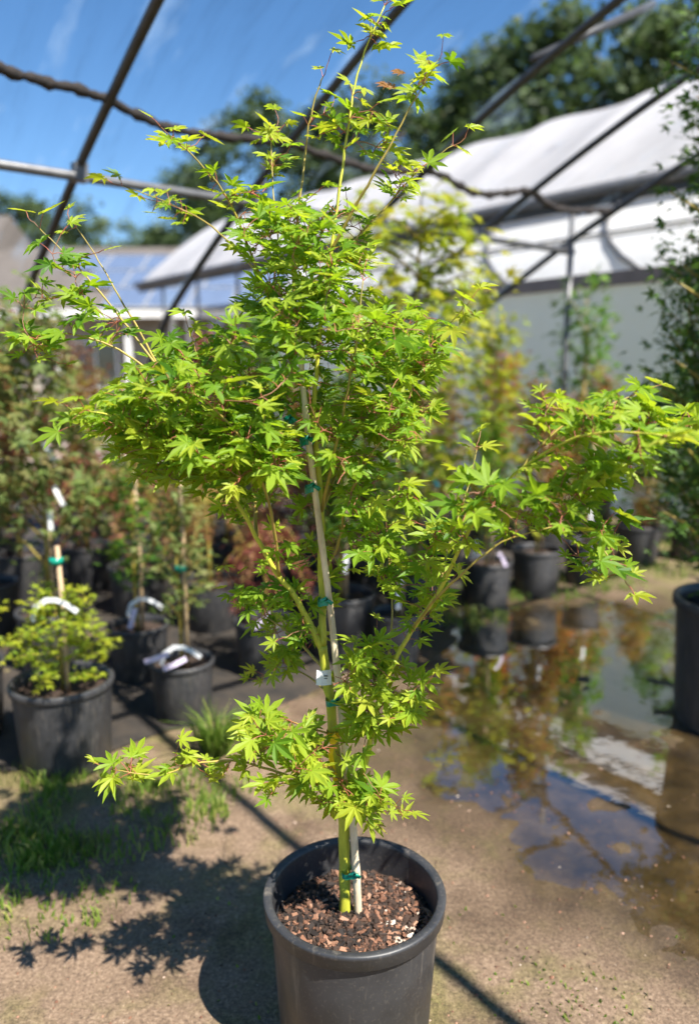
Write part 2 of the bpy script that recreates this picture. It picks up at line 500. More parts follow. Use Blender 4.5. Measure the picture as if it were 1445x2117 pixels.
# ------------------------------------------------------------------ ground, puddle
PUD_PX = [(850, 1300), (900, 1245), (1000, 1240), (1200, 1228), (1330, 1245), (1500, 1250), (1700, 1300), (1750, 1650), (1640, 1900), (1500, 1965),
          (1380, 1955), (1250, 1900), (1130, 1880), (1020, 1850), (960, 1780), (890, 1700), (840, 1610), (815, 1500), (830, 1380)]
PUD = [tuple(on_ground(*p)[:2]) for p in PUD_PX]
def axis(a, b, step, far):
    mid = list(np.arange(a, b, step))
    out = []; s = step; x = b
    while x < far:
        out.append(x); s *= 1.22; x += s
    out.append(far)
    low = []; s = step; x = a
    while True:
        s *= 1.22; x -= s
        if x < -far: break
        low.append(x)
    low.append(-far)
    return np.array(low[::-1] + mid + out)
gx = axis(-2.4, 3.4, 0.03, 500.0)
gy = axis(0.7, 6.6, 0.03, 600.0)
GX, GY = np.meshgrid(gx, gy)
def puddle_depth(X, Y):
    d = poly_dist(X, Y, PUD)
    s = np.where(in_poly(X, Y, PUD), d, -d)
    s = s + (fbm(X * 2.2, Y * 2.2, 5, 4) - 0.47) * 0.75
    return np.clip(s * 0.045, -0.004, 0.014) + np.clip(s * 3, 0, 1) * (fbm(X * 7.5, Y * 7.5, 15, 5) - 0.47) * 0.024
PD = puddle_depth(GX, GY)
GZ = -PD + (fbm(GX * 5, GY * 5, 3, 4) - 0.47) * 0.016 + (fbm(GX * 1.1, GY * 1.1, 9, 2) - 0.37) * 0.014
fade = np.clip(1 - (np.hypot(GX, GY - 3) - 7) / 4, 0, 1)
GZ = GZ + (fbm(GX * 17, GY * 17, 19, 3) - 0.44) * 0.010
GZ = GZ * fade
WATER_Z = -0.007
ny, nx = GX.shape
verts = np.stack([GX, GY, GZ], -1).reshape(-1, 3)
ii = (np.arange(ny - 1)[:, None] * nx + np.arange(nx - 1)[None, :]).reshape(-1)
faces = np.stack([ii, ii + 1, ii + nx + 1, ii + nx], -1)
me = bpy.data.meshes.new('ground')
me.from_pydata(verts.tolist(), [], faces.tolist())
me.polygons.foreach_set('use_smooth', [True] * len(me.polygons))
wet = np.clip((WATER_Z + 0.007 + 0.008 * (fbm(verts[:, 0] * 9, verts[:, 1] * 9, 31, 3) - .45) - verts[:, 2]) / 0.013, 0, 1) * fade.reshape(-1)
dsh = poly_dist(verts[:, 0], verts[:, 1], PUD); dsh = np.where(in_poly(verts[:, 0], verts[:, 1], PUD), dsh, -dsh)
damp = np.clip((dsh + 0.42 + 0.8 * (fbm(verts[:, 0] * 2.7, verts[:, 1] * 2.7, 61, 4) - .47)) / 0.40, 0, 1) * fade.reshape(-1)
a = me.attributes.new('damp', 'FLOAT', 'POINT'); a.data.foreach_set('value', damp.astype(np.float32))
a = me.attributes.new('wet', 'FLOAT', 'POINT'); a.data.foreach_set('value', wet.astype(np.float32))
me.materials.append(M['ground'])
obj('ground', me, kind='structure')

def ground_z(x, y):
    j = min(max(np.searchsorted(gx, x) - 1, 0), nx - 2); i = min(max(np.searchsorted(gy, y) - 1, 0), ny - 2)
    return float(GZ[i, j])

mb = MB()
mb.add([(p[0], p[1], WATER_Z) for p in [tuple((Vector(q) - Vector((1.5, 3.4))) * 1.35 + Vector((1.5, 3.4))) for q in PUD]], [tuple(range(len(PUD)))[::-1]])
wm = mb.mesh('puddle', M['water'])
if wm.polygons[0].normal.z < 0:
    wm.flip_normals()
obj('puddle_water', wm, kind='structure')

def blob_sheet(name, cx, cy, rx, ry, mat, z, seed, n=60):
    m = MB(); pts = []
    for k in range(n):
        a = 2 * math.pi * k / n
        r = 1 + 0.35 * (float(vnoise(math.cos(a) * 2 + 5, math.sin(a) * 2 + 5, seed)) - 0.5)
        pts.append((cx + rx * r * math.cos(a), cy + ry * r * math.sin(a), z))
    m.add(pts, [tuple(range(n))])
    return obj(name, m.mesh(name, mat), kind='structure')
def strip_sheet(name, px_pts, mat, z):
    P = [on_ground(*p) for p in px_pts]
    m = MB(); pts = []
    for i in range(len(P)):
        a_, b_ = P[i], P[(i + 1) % len(P)]
        for k in range(12):
            q = a_.lerp(b_, k / 12); w = 0.10 * (float(fbm(q.x * 3, q.y * 3, 41, 3)) - .45)
            pts.append((q.x + w, q.y + w, z))
    m.add(pts, [tuple(range(len(pts)))])
    me_ = m.mesh(name, mat)
    if me_.polygons[0].normal.z < 0: me_.flip_normals()
    return obj(name, me_, kind='structure')
M['mat'] = simple('dark_ground_sheet', (0.014, 0.013, 0.012), (0.055, 0.042, 0.03), 7.0, 0.8, 0.5, dist=0.01)
strip_sheet('dark_ground_sheet', [(-500, 1600), (120, 1600), (330, 1520), (520, 1480), (640, 1440), (820, 1330), (860, 1270), (980, 1225), (1180, 1190), (1180, 1010), (-700, 960)], M['mat'], 0.011)  # dark sheet laid to darken the ground among the pot rows
blob_sheet('lawn', -6.3, 10.2, 3.9, 1.7, M['lawn'], 0.004, 3)
blob_sheet('lawn_patch', 5.2, 8.0, 2.3, 1.5, M['lawn'], 0.006, 8)
blob_sheet('gravel_drive', -6.0, 16.5, 9.0, 3.8, M['gravel'], 0.004, 5)

# ------------------------------------------------------------------ the netted hoop house
PROF = [(6.78, -0.1), (6.70, 0.6), (6.50, 1.25), (6.20, 1.75), (5.85, 2.06), (5.3, 2.38), (4.6, 2.74), (4.1, 2.97), (3.5, 3.23), (2.9, 3.46), (2.2, 3.68), (1.4, 3.84), (0.6, 3.9),
        (-0.4, 3.84), (-1.4, 3.66), (-2.4, 3.38), (-3.4, 2.98), (-4.3, 2.45), (-5.0, 1.8), (-5.45, 1.1), (-5.65, 0.4), (-5.7, -0.1)]
def smooth_curve(pts, n=4):
    P = [Vector(p) if not isinstance(p, Vector) else p for p in pts]
    out = []
    for i in range(len(P) - 1):
        p0 = P[max(i - 1, 0)]; p1 = P[i]; p2 = P[i + 1]; p3 = P[min(i + 2, len(P) - 1)]
        for k in range(n):
            t = k / n
            out.append(0.5 * ((2 * p1) + (p2 - p0) * t + (2 * p0 - 5 * p1 + 4 * p2 - p3) * t * t + (3 * p1 - p0 - 3 * p2 + p3) * t ** 3))
    out.append(P[-1])
    return out
HS = 1.118
HOOPV = [1.665 + HS * k for k in (-3, -2, -1, 0, 1, 2, 3, 4)]
prof3 = smooth_curve([Vector((u, z, 0)) for u, z in PROF], 4)
hh = thing('hoop_house', 'dark pipe hoop house frame covered with fine blue-tinted netting overhead', 'hoop house', uv(6.78, 1.665, 0))
off = -Vector(hh.location)
def hh_obj(name, mbx, mat, smooth=True):
    mbx.v = [tuple(Vector(p) + off) for p in mbx.v]
    return obj(name, mbx.mesh(name, mat, smooth), hh)
for i, v in enumerate(HOOPV):
    m = MB(); m.tube([uv(p.x, v, p.y) for p in prof3], 0.030 if i == len(HOOPV) - 1 else 0.026, 10)
    hh_obj('hoop', m, M['pipe'])
def prof_z(u):
    for a, b in zip(prof3[:-1], prof3[1:]):
        if (a.x - u) * (b.x - u) <= 0:
            t = (u - a.x) / (b.x - a.x + 1e-9)
            return a.y + (b.y - a.y) * t
    return 3.0
for u, r in ((4.6, 0.027), (0.6, 0.026), (-3.2, 0.026)):
    m = MB(); m.tube([uv(u - 0.03, v, prof_z(u) - 0.05) for v in (HOOPV[0] - 0.3, HOOPV[3], HOOPV[-1] + 0.1)], r, 10)
    p = hh_obj('purlin', m, M['galv'])
    for v in HOOPV[2:]:
        m = MB(); m.box(uv(u - 0.02, v, prof_z(u) - 0.025), (0.075, 0.075, 0.10), Matrix.Rotation(-AZ, 3, 'Z'))
        hh_obj('clamp', m, M['galv'], False)
# end-wall post and wind brace
q = at_y(1183, 440, 6.0); 
dd = ray(1183, 440); tq = HOOPV[-1] / dd.dot(VD); q = CAM + dd * tq
m = MB(); m.tube([(q.x, q.y, -0.05), (q.x, q.y, q.z)], 0.028, 10); hh_obj('end_post', m, M['galv'])
m = MB(); m.tube([CAM + ray(1100, 122) * (HOOPV[5] / ray(1100, 122).dot(VD)), CAM + ray(1350, 8) * (HOOPV[6] / ray(1350, 8).dot(VD))], 0.024, 8); hh_obj('wind_brace', m, M['pipe'])
# bunched hem of the upper net
m = MB(); pts = []
v = HOOPV[1]
while v < HOOPV[-1] + 0.02:
    ph = ((v - 1.665) / HS) % 1.0
    sag = 0.05 * math.sin(math.pi * ph) ** 1.3
    u = 4.12 + 0.015 * math.sin(v * 7.3) + 0.03 * math.sin(math.pi * ph)
    if v < 1.665: u -= 0.30 * (1.665 - v)
    pts.append(uv(u, v, prof_z(u) + 0.015 - sag + 0.004 * math.sin(v * 31)))
    v += 0.03
m.tube(pts, [0.026 + 0.010 * math.sin(i * 1.7) * math.sin(i * 0.61) for i in range(len(pts))], 7)
hh_obj('net_hem', m, M['hem'])
# netting
nv = 140
us = np.linspace(6.25, -4.2, 60)
vsn = np.linspace(HOOPV[0], HOOPV[-1], nv)
vv = []; uvs = []
for v in vsn:
    ph = ((v - 1.665) / HS) % 1.0
    for u in us:
        sag = 0.055 * math.sin(math.pi * ph) + 0.03 * (float(fbm(v * 5, u * 0.8, 21, 3)) - 0.45)
        p = uv(u, v, prof_z(u) + 0.034 - sag) + off
        vv.append(tuple(p)); uvs.append((v, u))
nu = len(us)
ff = [(i * nu + k, i * nu + k + 1, (i + 1) * nu + k + 1, (i + 1) * nu + k) for i in range(nv - 1) for k in range(nu - 1)]
me = bpy.data.meshes.new('netting'); me.from_pydata(vv, [], ff)
ul = me.uv_layers.new(name='UVMap')
li = np.zeros(len(me.loops), np.int32); me.loops.foreach_get('vertex_index', li)
ul.data.foreach_set('uv', np.array(uvs, np.float32)[li].reshape(-1))
me.polygons.foreach_set('use_smooth', [True] * len(me.polygons))
me.materials.append(M['net'])
obj('netting', me, hh)

# ------------------------------------------------------------------ white poly greenhouse behind
gh = thing('greenhouse', 'long white poly-film greenhouse with sagging curved roof and grey-green lower side', 'greenhouse', uv(3, 8.2, 0))
goff = -Vector(gh.location)
def gh_obj(name, mbx, mat, smooth=False):
    mbx.v = [tuple(Vector(p) + goff) for p in mbx.v]
    return obj(name, mbx.mesh(name, mat, smooth), gh)
EV, EZ, RV, RZ = 8.6, 3.82, 11.8, 5.9
U0, U1 = 1.5, 19.8
def roof_pt(u, s):       # s 0 near eave .. 1 ridge .. 2 far eave
    v = EV + (RV - EV) * s
    k = min(s, 2 - s)
    z = EZ + (RZ - EZ) * (1 - (1 - k) ** 1.45)
    bay = ((u - U0) / 1.83) % 1.0
    z -= 0.16 * math.sin(math.pi * bay) * (0.35 + 0.65 * math.sin(math.pi * min(k, 0.98)))
    return uv(u, v, z)
m = MB()
nu_, ns_ = 110, 24
m.add([roof_pt(U0 + (U1 - U0) * i / (nu_ - 1), 2 * k / (ns_ - 1)) for i in range(nu_) for k in range(ns_)],
      [(i * ns_ + k, (i + 1) * ns_ + k, (i + 1) * ns_ + k + 1, i * ns_ + k + 1) for i in range(nu_ - 1) for k in range(ns_ - 1)])
gh_obj('roof', m, M['poly'], True)
m = MB(); m.tube([uv(U0, EV - 0.10, EZ - 0.05), uv(U1, EV - 0.10, EZ - 0.05)], 0.075, 10); gh_obj('gutter', m, M['galv'], True)
m = MB(); m.box(uv((U0 + U1) / 2, EV - 0.02, EZ - 0.16), (U1 - U0, 0.04, 0.12), Matrix.Rotation(math.atan2(UD.y, UD.x), 3, 'Z')); gh_obj('eave_beam', m, M['pipe'])
UW = 12.2
def wall_pt(u, k):
    return uv(u, 7.72 + 0.80 * k ** 1.25, 2.66 + (EZ - 0.24 - 2.66) * k)
m = MB(); nu2 = 40
m.add([wall_pt(U0 + (UW - U0) * i / (nu2 - 1), k / 7) for i in range(nu2) for k in range(8)],
      [(i * 8 + k, (i + 1) * 8 + k, (i + 1) * 8 + k + 1, i * 8 + k + 1) for i in range(nu2 - 1) for k in range(7)])
gh_obj('upper_side_film', m, M['polywall'], True)
m = MB(); m.box(uv((U0 + UW) / 2, 7.68, 2.60), (UW - U0, 0.05, 0.15), Matrix.Rotation(math.atan2(UD.y, UD.x), 3, 'Z')); gh_obj('base_board', m, M['board'])
m = MB(); m.add([uv(U0, 7.71, -0.02), uv(UW, 7.71, -0.02), uv(UW, 7.71, 2.53), uv(U0, 7.71, 2.53)], [(0, 1, 2, 3)]); gh_obj('lower_side_film', m, M['polygrey'])
uu = U0 + 0.5
while uu < U1:
    if uu < UW:
        m = MB(); m.tube([wall_pt(uu - 0.55 * k * k * 0 - 0.9 * (1 - k) ** 2, k) + VD * -0.035 for k in (0, .2, .4, .6, .8, 1)], 0.030, 6); gh_obj('rib', m, M['galv'], True)
    else:
        m = MB(); m.tube([uv(uu, EV + 0.03, -0.03), uv(uu, EV + 0.03, EZ - 0.1)], 0.04, 6); gh_obj('post', m, M['galv'], True)
    uu += 1.83
m = MB(); m.tube([wall_pt(U0, 0.55) - VD * 0.04, wall_pt(UW, 0.55) - VD * 0.04], 0.016, 6); gh_obj('side_rail', m, M['galv'], True)

# ------------------------------------------------------------------ house with solar roof
HX0, HX1, HY0, HY1, HE, HR = -16.0, 3.0, 24.0, 30.0, 3.35, 6.1
house = thing('house', 'beige house with shingle roof and blue solar panels behind the greenhouse', 'house', ((HX0 + HX1) / 2, HY0 + 1, 0))
hoff = -Vector(house.location)
def ho(name, mbx, mat, parent=None):
    mbx.v = [tuple(Vector(p) + hoff) for p in mbx.v]
    return obj(name, mbx.mesh(name, mat), parent or house)
m = MB(); m.box(((HX0 + HX1) / 2, HY0 + 3.6, HE / 2 - 0.02), (HX1 - HX0 - 0.8, 5.6, HE - 0.1)); ho('wall', m, M['stucco'])
m = MB()
m.add([(HX0, HY0, HE), (HX1, HY0, HE), (HX1, HY1, HR), (HX0 + 3.5, HY1, HR), (HX0, HY0, HE - 0.12), (HX1, HY0, HE - 0.12), (HX1, HY1 + 6, HE), (HX0, HY1 + 6, HE)],
      [(0, 1, 2, 3), (4, 7, 6, 5), (0, 4, 5, 1), (3, 2, 6, 7), (0, 3, 7, 4)])
roof = ho('roof', m, M['shingle'])
m = MB(); m.box(((HX0 + HX1) / 2, HY0 - 0.06, HE - 0.08), (HX1 - HX0, 0.1, 0.22)); ho('fascia', m, M['white_paint'])
sl = math.atan2(HR - HE, HY1 - HY0)
pm = MB(); pm.box((0, 0, 0), (1.22, 1.62, 0.04)); panel_me = pm.mesh('solar_panel', M['solar'])
fm = MB()
for s in (-1, 1):
    fm.box((s * 0.63, 0, 0.005), (0.035, 1.70, 0.06)); fm.box((0, s * 0.83, 0.005), (1.222, 0.035, 0.06))
frame_me = fm.mesh('panel_frame', M['alu'])
for r_ in range(3):
    for c_ in range(8):
        ly = 0.95 + r_ * 1.75
        x = -9.1 + c_ * 1.32 + (2 - r_) * 1.1
        if x > 1.8: continue
        p = Vector((x, HY0 + ly * math.cos(sl), HE + ly * math.sin(sl))) + Vector((0, -math.sin(sl), math.cos(sl))) * 0.09
        o = obj('solar_panel', panel_me, house, p + hoff); o.rotation_euler = (sl, 0, 0)
        f_ = obj('panel_frame', frame_me, o)
for x in (-9.0, -6.8, -5.4, -4.9, -3.4, -2.1):
    m = MB(); m.box((x, HY0 + 0.25, HE / 2 - 0.06), (0.16, 0.16, HE - 0.15)); ho('porch_post', m, M['white_paint'])
for x in (-11.5, -8.0, -4.2):
    m = MB(); m.box((x, HY0 + 0.78, 1.75), (1.3, 0.05, 1.4)); wdw = ho('window', m, M['glass'])
    m = MB()
    for s in (-1, 1):
        m.box((x + s * 0.68, HY0 + 0.76, 1.75), (0.07, 0.08, 1.54)); m.box((x, HY0 + 0.76, 1.75 + s * 0.735), (1.29, 0.08, 0.07))
    m.box((x, HY0 + 0.745, 1.75), (0.05, 0.02, 1.4))
    ho('window_frame', m, M['white_paint'])
m = MB()
m.add([(-24, 27, 4.9), (-12.6, 27, 4.9), (-13.4, 32, 7.6), (-24, 32, 7.6), (-24, 36, 4.9), (-12.6, 36, 4.9)], [(0, 1, 2, 3), (3, 2, 5, 4), (1, 5, 2), (0, 4, 5, 1)])
o2 = thing('barn', 'grey-roofed building at the far left edge beyond the house', 'building', (-18, 31, 0))
m.v = [tuple(Vector(p) - Vector((-18, 31, 0))) for p in m.v]
obj('roof', m.mesh('barn_roof', M['shingle']), o2)
m = MB(); m.box((0, 0.5, 2.4), (10, 7, 4.9)); obj('wall', m.mesh('barn_wall', M['stucco']), o2)

# ------------------------------------------------------------------ far trees
def tree_proto(seed, width, conical):
    r = np.random.default_rng(seed)
    m = MB(); nc = 70
    for c in range(nc):
        h = 0.16 + 0.82 * r.random() ** 0.85
        wr = width * (math.sin(math.pi * min(1, (1.03 - h) * (1.15 - 0.35 * conical))) ** 0.7) if h < 1.02 else 0.02
        a = r.random() * 2 * math.pi; rr = wr * math.sqrt(r.random()) * 0.95
        cc = Vector((math.cos(a) * rr, math.sin(a) * rr, h))
        cr = 0.055 + 0.05 * r.random()
        for k in range(95):
            d = Vector(r.normal(size=3)); d.normalize()
            p = cc + Vector((d.x, d.y, d.z * 0.7)) * cr * (0.4 + 0.7 * r.random())
            n = (d + Vector(r.normal(size=3)) * 0.6 + Vector((0, 0, 0.5))).normalized()
            t = n.orthogonal().normalized(); b = n.cross(t)
            s = 0.007 + 0.008 * r.random()
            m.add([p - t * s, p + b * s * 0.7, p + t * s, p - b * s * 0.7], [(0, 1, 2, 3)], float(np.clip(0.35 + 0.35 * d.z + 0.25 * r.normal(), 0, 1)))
    tm = MB()
    tm.tube([(0, 0, -0.01), (0.008, 0, 0.25), (-0.006, 0.006, 0.55), (0, 0, 0.9)], [0.022, 0.017, 0.010, 0.002], 7)
    for k in range(14):
        h = 0.2 + 0.05 * k; a = k * 2.4; L = width * 0.75 * (1.1 - h)
        tm.tube([(0, 0, h), (math.cos(a) * L * .5, math.sin(a) * L * .5, h + 0.04), (math.cos(a) * L, math.sin(a) * L, h + 0.10)], [0.007, 0.005, 0.002], 5)
    return m, tm
tree_protos = []
for sd, wd, cn in ((1, 0.30, 0.0), (2, 0.24, 0.5), (3, 0.38, 0.0)):
    m, tm = tree_proto(sd, wd, cn)
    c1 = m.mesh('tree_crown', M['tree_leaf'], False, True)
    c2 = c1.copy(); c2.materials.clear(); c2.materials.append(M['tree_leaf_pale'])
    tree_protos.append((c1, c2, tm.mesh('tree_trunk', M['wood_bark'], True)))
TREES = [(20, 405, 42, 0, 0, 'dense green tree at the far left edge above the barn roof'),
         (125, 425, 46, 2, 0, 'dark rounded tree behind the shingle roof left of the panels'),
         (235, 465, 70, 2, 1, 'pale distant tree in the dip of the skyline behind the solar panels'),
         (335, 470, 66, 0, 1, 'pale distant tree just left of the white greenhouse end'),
         (405, 350, 50, 1, 0, 'olive tree rising over the left end of the white greenhouse roof'),
         (545, 215, 46, 0, 0, 'tall olive tree behind the second hoop pipe'),
         (690, 245, 44, 1, 0, 'tree hidden behind the top of the staked maple'),
         (800, 190, 40, 0, 0, 'feathery dark tree right of the maple top'),
         (935, 215, 42, 1, 0, 'shorter dark tree between the maple top and the tall grove'),
         (1040, 120, 38, 1, 0, 'narrow tree at the left flank of the tall grove'),
         (1130, 45, 36, 0, 0, 'tallest bushy tree of the grove above the white roof'),
         (1255, 60, 34, 2, 0, 'broad tree of the grove behind the right end of the white roof'),
         (1390, 10, 32, 0, 0, 'tree in the top right corner behind the thin-leaved shrub'),
         (1020, 300, 30, 2, 0, 'low dark tree right above the white roof ridge')]
for k, (px, py, y, kind, pale, lab) in enumerate(TREES):
    top = at_y(px, py, y)
    t = thing('tree', lab, 'tree', (top.x, top.y, 0), k * 1.3, 'trees behind the greenhouse')
    s = top.z * 1.02
    wsc = s * (1.15 if s > 9 else 1.5)
    t.scale = (wsc, wsc, s)
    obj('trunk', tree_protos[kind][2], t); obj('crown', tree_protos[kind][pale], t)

# ------------------------------------------------------------------ potted plants
def pot_meshes():
    body = MB(); body.lathe([(0.0, 0.0), (0.83, 0.0), (0.86, 0.02), (0.955, 0.93), (0.955, 0.99), (0.905, 0.99), (0.905, 0.90), (0.80, 0.12), (0.0, 0.12)], 40)
    rim = MB(); rim.lathe([(0.958, 0.925), (1.0, 0.925), (1.01, 0.94), (1.01, 0.985), (0.995, 1.0), (0.93, 1.0), (0.915, 0.992), (0.9, 0.97)], 40)
    so = MB()
    n = 32; vs = [(0, 0, 0.86)]
    for ring in range(1, 5):
        for k in range(n):
            a = 2 * math.pi * k / n; r = 0.895 * ring / 4
            vs.append((r * math.cos(a), r * math.sin(a), 0.86 + 0.02 * (rnd.random() - 0.5)))
    fs = [(0, 1 + k, 1 + (k + 1) % n) for k in range(n)]
    for ring in range(3):
        for k in range(n):
            b = 1 + ring * n; fs.append((b + k, b + n + k, b + n + (k + 1) % n, b + (k + 1) % n))
    so.add(vs, fs)
    return body.mesh('pot', M['pot'], True), rim.mesh('rim', M['pot'], True), so.mesh('soil', M['soil'], True)
POT, RIM, SOIL = pot_meshes()

def star_leaf(m, p, n, axis_, s, tint, thin=False):
    t = (axis_ - n * axis_.dot(n))
    if t.length < 1e-4: t = n.orthogonal()
    t.normalize(); b = n.cross(t)
    angs = [(-1.9, .55), (-0.95, .85), (0, 1.0), (0.95, .85), (1.9, .55)]
    vs = [p]
    w = 0.13 if thin else 0.30
    vs.append(p - t * s * 0.12)
    for i, (a, L) in enumerate(angs):
        vs.append(p + (t * math.cos(a) + b * math.sin(a)) * s * L - n * s * 0.15 * L)
        if i < 4:
            a2 = a + 0.475
            vs.append(p + (t * math.cos(a2) + b * math.sin(a2)) * s * w)
    m.add(vs, [tuple(range(1, len(vs)))] if False else [(0, i, i + 1) for i in range(1, len(vs) - 1)] + [(0, len(vs) - 1, 1)], tint)

def foliage_proto(seed, kind):
    r = np.random.default_rng(seed)
    m = MB(); tm = MB()
    def nv3(s=1.0): return Vector(r.normal(size=3)) * s
    if kind == 'laceleaf':
        tm.tube([(0, 0, 0), (0.03, 0, 0.35), (-0.02, 0.02, 0.62)], [0.022, 0.018, 0.012], 7)
        for k in range(26):
            a = r.random() * 6.283; L = 0.25 + 0.35 * r.random(); h = 0.55 + 0.35 * r.random()
            base = Vector((-0.02, 0.02, 0.60)); mid = Vector((math.cos(a) * L * .6, math.sin(a) * L * .6, h)); end = Vector((math.cos(a) * L, math.sin(a) * L, h - 0.25 - 0.25 * r.random()))
            pts = [base * (1 - t) ** 2 + mid * 2 * t * (1 - t) * 1.05 + end * t * t for t in (0, .2, .4, .6, .8, 1)]
            tm.tube(pts, [0.007, .006, .005, .004, .003, .002], 5)
            for q in range(34):
                t = 0.25 + 0.75 * r.random(); p = base * (1 - t) ** 2 + mid * 2 * t * (1 - t) + end * t * t + nv3(0.035)
                n = (Vector((math.cos(a) * .5, math.sin(a) * .5, 0.7)) + nv3(0.4)).normalized()
                star_leaf(m, p, n, Vector((math.cos(a), math.sin(a), -1)), 0.055 + 0.03 * r.random(), float(r.random()), True)
    else:
        nb, nl, spread, lo = {'upright': (30, 42, 0.26, 0.16), 'spread': (24, 34, 0.42, 0.10), 'bushy': (40, 40, 0.32, 0.06), 'sparse': (20, 24, 0.22, 0.18), 'fine': (34, 60, 0.20, 0.05)}[kind]
        tm.tube([(0, 0, 0), (0.01, 0.005, .3), (-0.01, 0.01, .6), (0, 0, .97)], [0.012, 0.010, 0.006, 0.002], 7)
        for k in range(nb):
            h = lo + (0.92 - lo) * (k + r.random()) / nb; a = k * 2.39996 + r.normal() * 0.4
            L = spread * (0.55 + 0.6 * r.random()) * (1.15 - 0.75 * h if kind != 'spread' else 1.0 - 0.6 * h)
            rise = L * (0.75 if kind in ('upright', 'sparse', 'fine') else 0.25)
            base = Vector((0, 0, h - 0.02)); end = Vector((math.cos(a) * L, math.sin(a) * L, h + rise)); mid = (base + end) / 2 + Vector((0, 0, 0.25 * L))
            cur = lambda t: base * (1 - t) ** 2 + mid * 2 * t * (1 - t) + end * t * t
            tm.tube([cur(t) for t in (0, .33, .66, 1)], [0.004, .003, .0022, .0012], 5)
            ls = {'fine': 0.016, 'bushy': 0.03, 'upright': 0.034, 'sparse': 0.04, 'spread': 0.045}[kind]
            for q in range(nl):
                t = 0.2 + 0.8 * r.random() ** 0.8
                p = cur(t) + nv3(0.035 if kind != 'fine' else 0.028)
                n = (Vector((0.15, -0.15, 1)) + nv3(0.38)).normalized()
                ax = Vector((math.cos(a), math.sin(a), -0.2)) + nv3(0.5)
                star_leaf(m, p, n, ax, ls * (0.7 + 0.7 * r.random()), float(np.clip(0.15 + 0.6 * t + 0.2 * r.normal(), 0, 1)))
    return m, tm
PROTO = {}
for i, k in enumerate(('upright', 'spread', 'bushy', 'sparse', 'laceleaf', 'fine')):
    for s in range(2):
        m, tm = foliage_proto(100 + i * 7 + s, k)
        PROTO[(k, s)] = (m, tm.mesh('plant_stem', M['stake'] if False else M['branch'], True), {})
def foliage_mesh(kind, s, mat):
    m, tm, cache = PROTO[(kind, s)]
    if mat not in cache:
        cache[mat] = m.mesh('foliage', M[mat], False, True)
    return cache[mat], tm

def ribbon_mesh(name, pts, width, mat, wdir=Vector((0, 0, 1)), thick=0.0012):
    m = MB(); pts = [Vector(p) for p in pts]
    vs = []; fs = []
    for i, p in enumerate(pts):
        d = (pts[min(i + 1, len(pts) - 1)] - pts[max(i - 1, 0)]).normalized()
        w = (wdir - d * wdir.dot(d)).normalized() * width / 2
        n = d.cross(w).normalized() * thick / 2
        vs += [p - w - n, p + w - n, p + w + n, p - w + n]
    for i in range(len(pts) - 1):
        b = i * 4
        for k in range(4):
            fs.append((b + k, b + (k + 1) % 4, b + 4 + (k + 1) % 4, b + 4 + k))
    fs += [(3, 2, 1, 0), tuple(len(vs) - 4 + k for k in range(4))]
    m.add(vs, fs)
    return m.mesh(name, mat, False)
sm_ = MB(); sm_.tube([(0, 0, 0), (0.004, 0, 0.5), (0, 0.003, 1)], 1.0, 8)
STRAP = ribbon_mesh('tag_strap', [(-0.085, -0.02, -0.09), (-0.065, -0.03, -0.03), (-0.02, -0.03, 0.0), (0.02, -0.03, 0.0), (0.06, -0.03, -0.018), (0.10, -0.025, -0.05)], 0.022, M['paper'], Vector((0, 0, 1)))
TAGS = {k: ribbon_mesh('tag_' + k, [(0, -0.02, 0), (0.006, -0.028, -0.05), (0.012, -0.024, -0.11)], 0.024, M[k], Vector((1, 0, 0))) for k in ('paper', 'lilac', 'teal')}

def plant(name, label, cat, x, y, R, Hh, kind, s, mat, height, spread=1.0, rot=0.0, stake=0.0, tags=(), strap=None, group=None, lean=(0, 0), ties=()):
    t = thing(name, label, cat, (x, y, ground_z(x, y) - 0.004 if y < 6.6 else -0.003), 0.0, group)
    p = obj('pot', POT, t); p.scale = (R, R, Hh)
    obj('rim', RIM, p)
    obj('soil', SOIL, p)
    fm_, tm_ = foliage_mesh(kind, s, mat)
    for nm, me_ in (('stem', tm_), ('foliage', fm_)):
        o = obj(nm, me_, t, (0, 0, Hh * 0.85)); o.scale = (height * spread, height * spread, height); o.rotation_euler = (lean[0], lean[1], rot)
        if nm == 'foliage': o['kind'] = 'stuff'
    if stake:
        m = MB(); m.tube([(0.03, -0.02, Hh * 0.8), (0.034, -0.018, Hh * 0.85 + stake * 0.5), (0.028, -0.022, Hh * 0.85 + stake)], 0.011, 8)
        obj('stake', m.mesh('stake', M['cane'], True), t)
    for h in ties:
        m = MB(); m.tube([(0.018, -0.015, h), (0.018, -0.015, h + 0.025)], 0.028, 10); obj('tie', m.mesh('tie', M['tie'], True), t)
    for (dx, dy, dz, kd, rz) in tags:
        o = obj('tag', TAGS[kd], t, (dx, dy, dz)); o.rotation_euler = (0, rz, 0.2)
    if strap:
        o = obj('strap_tag', STRAP, t, strap)
    return t

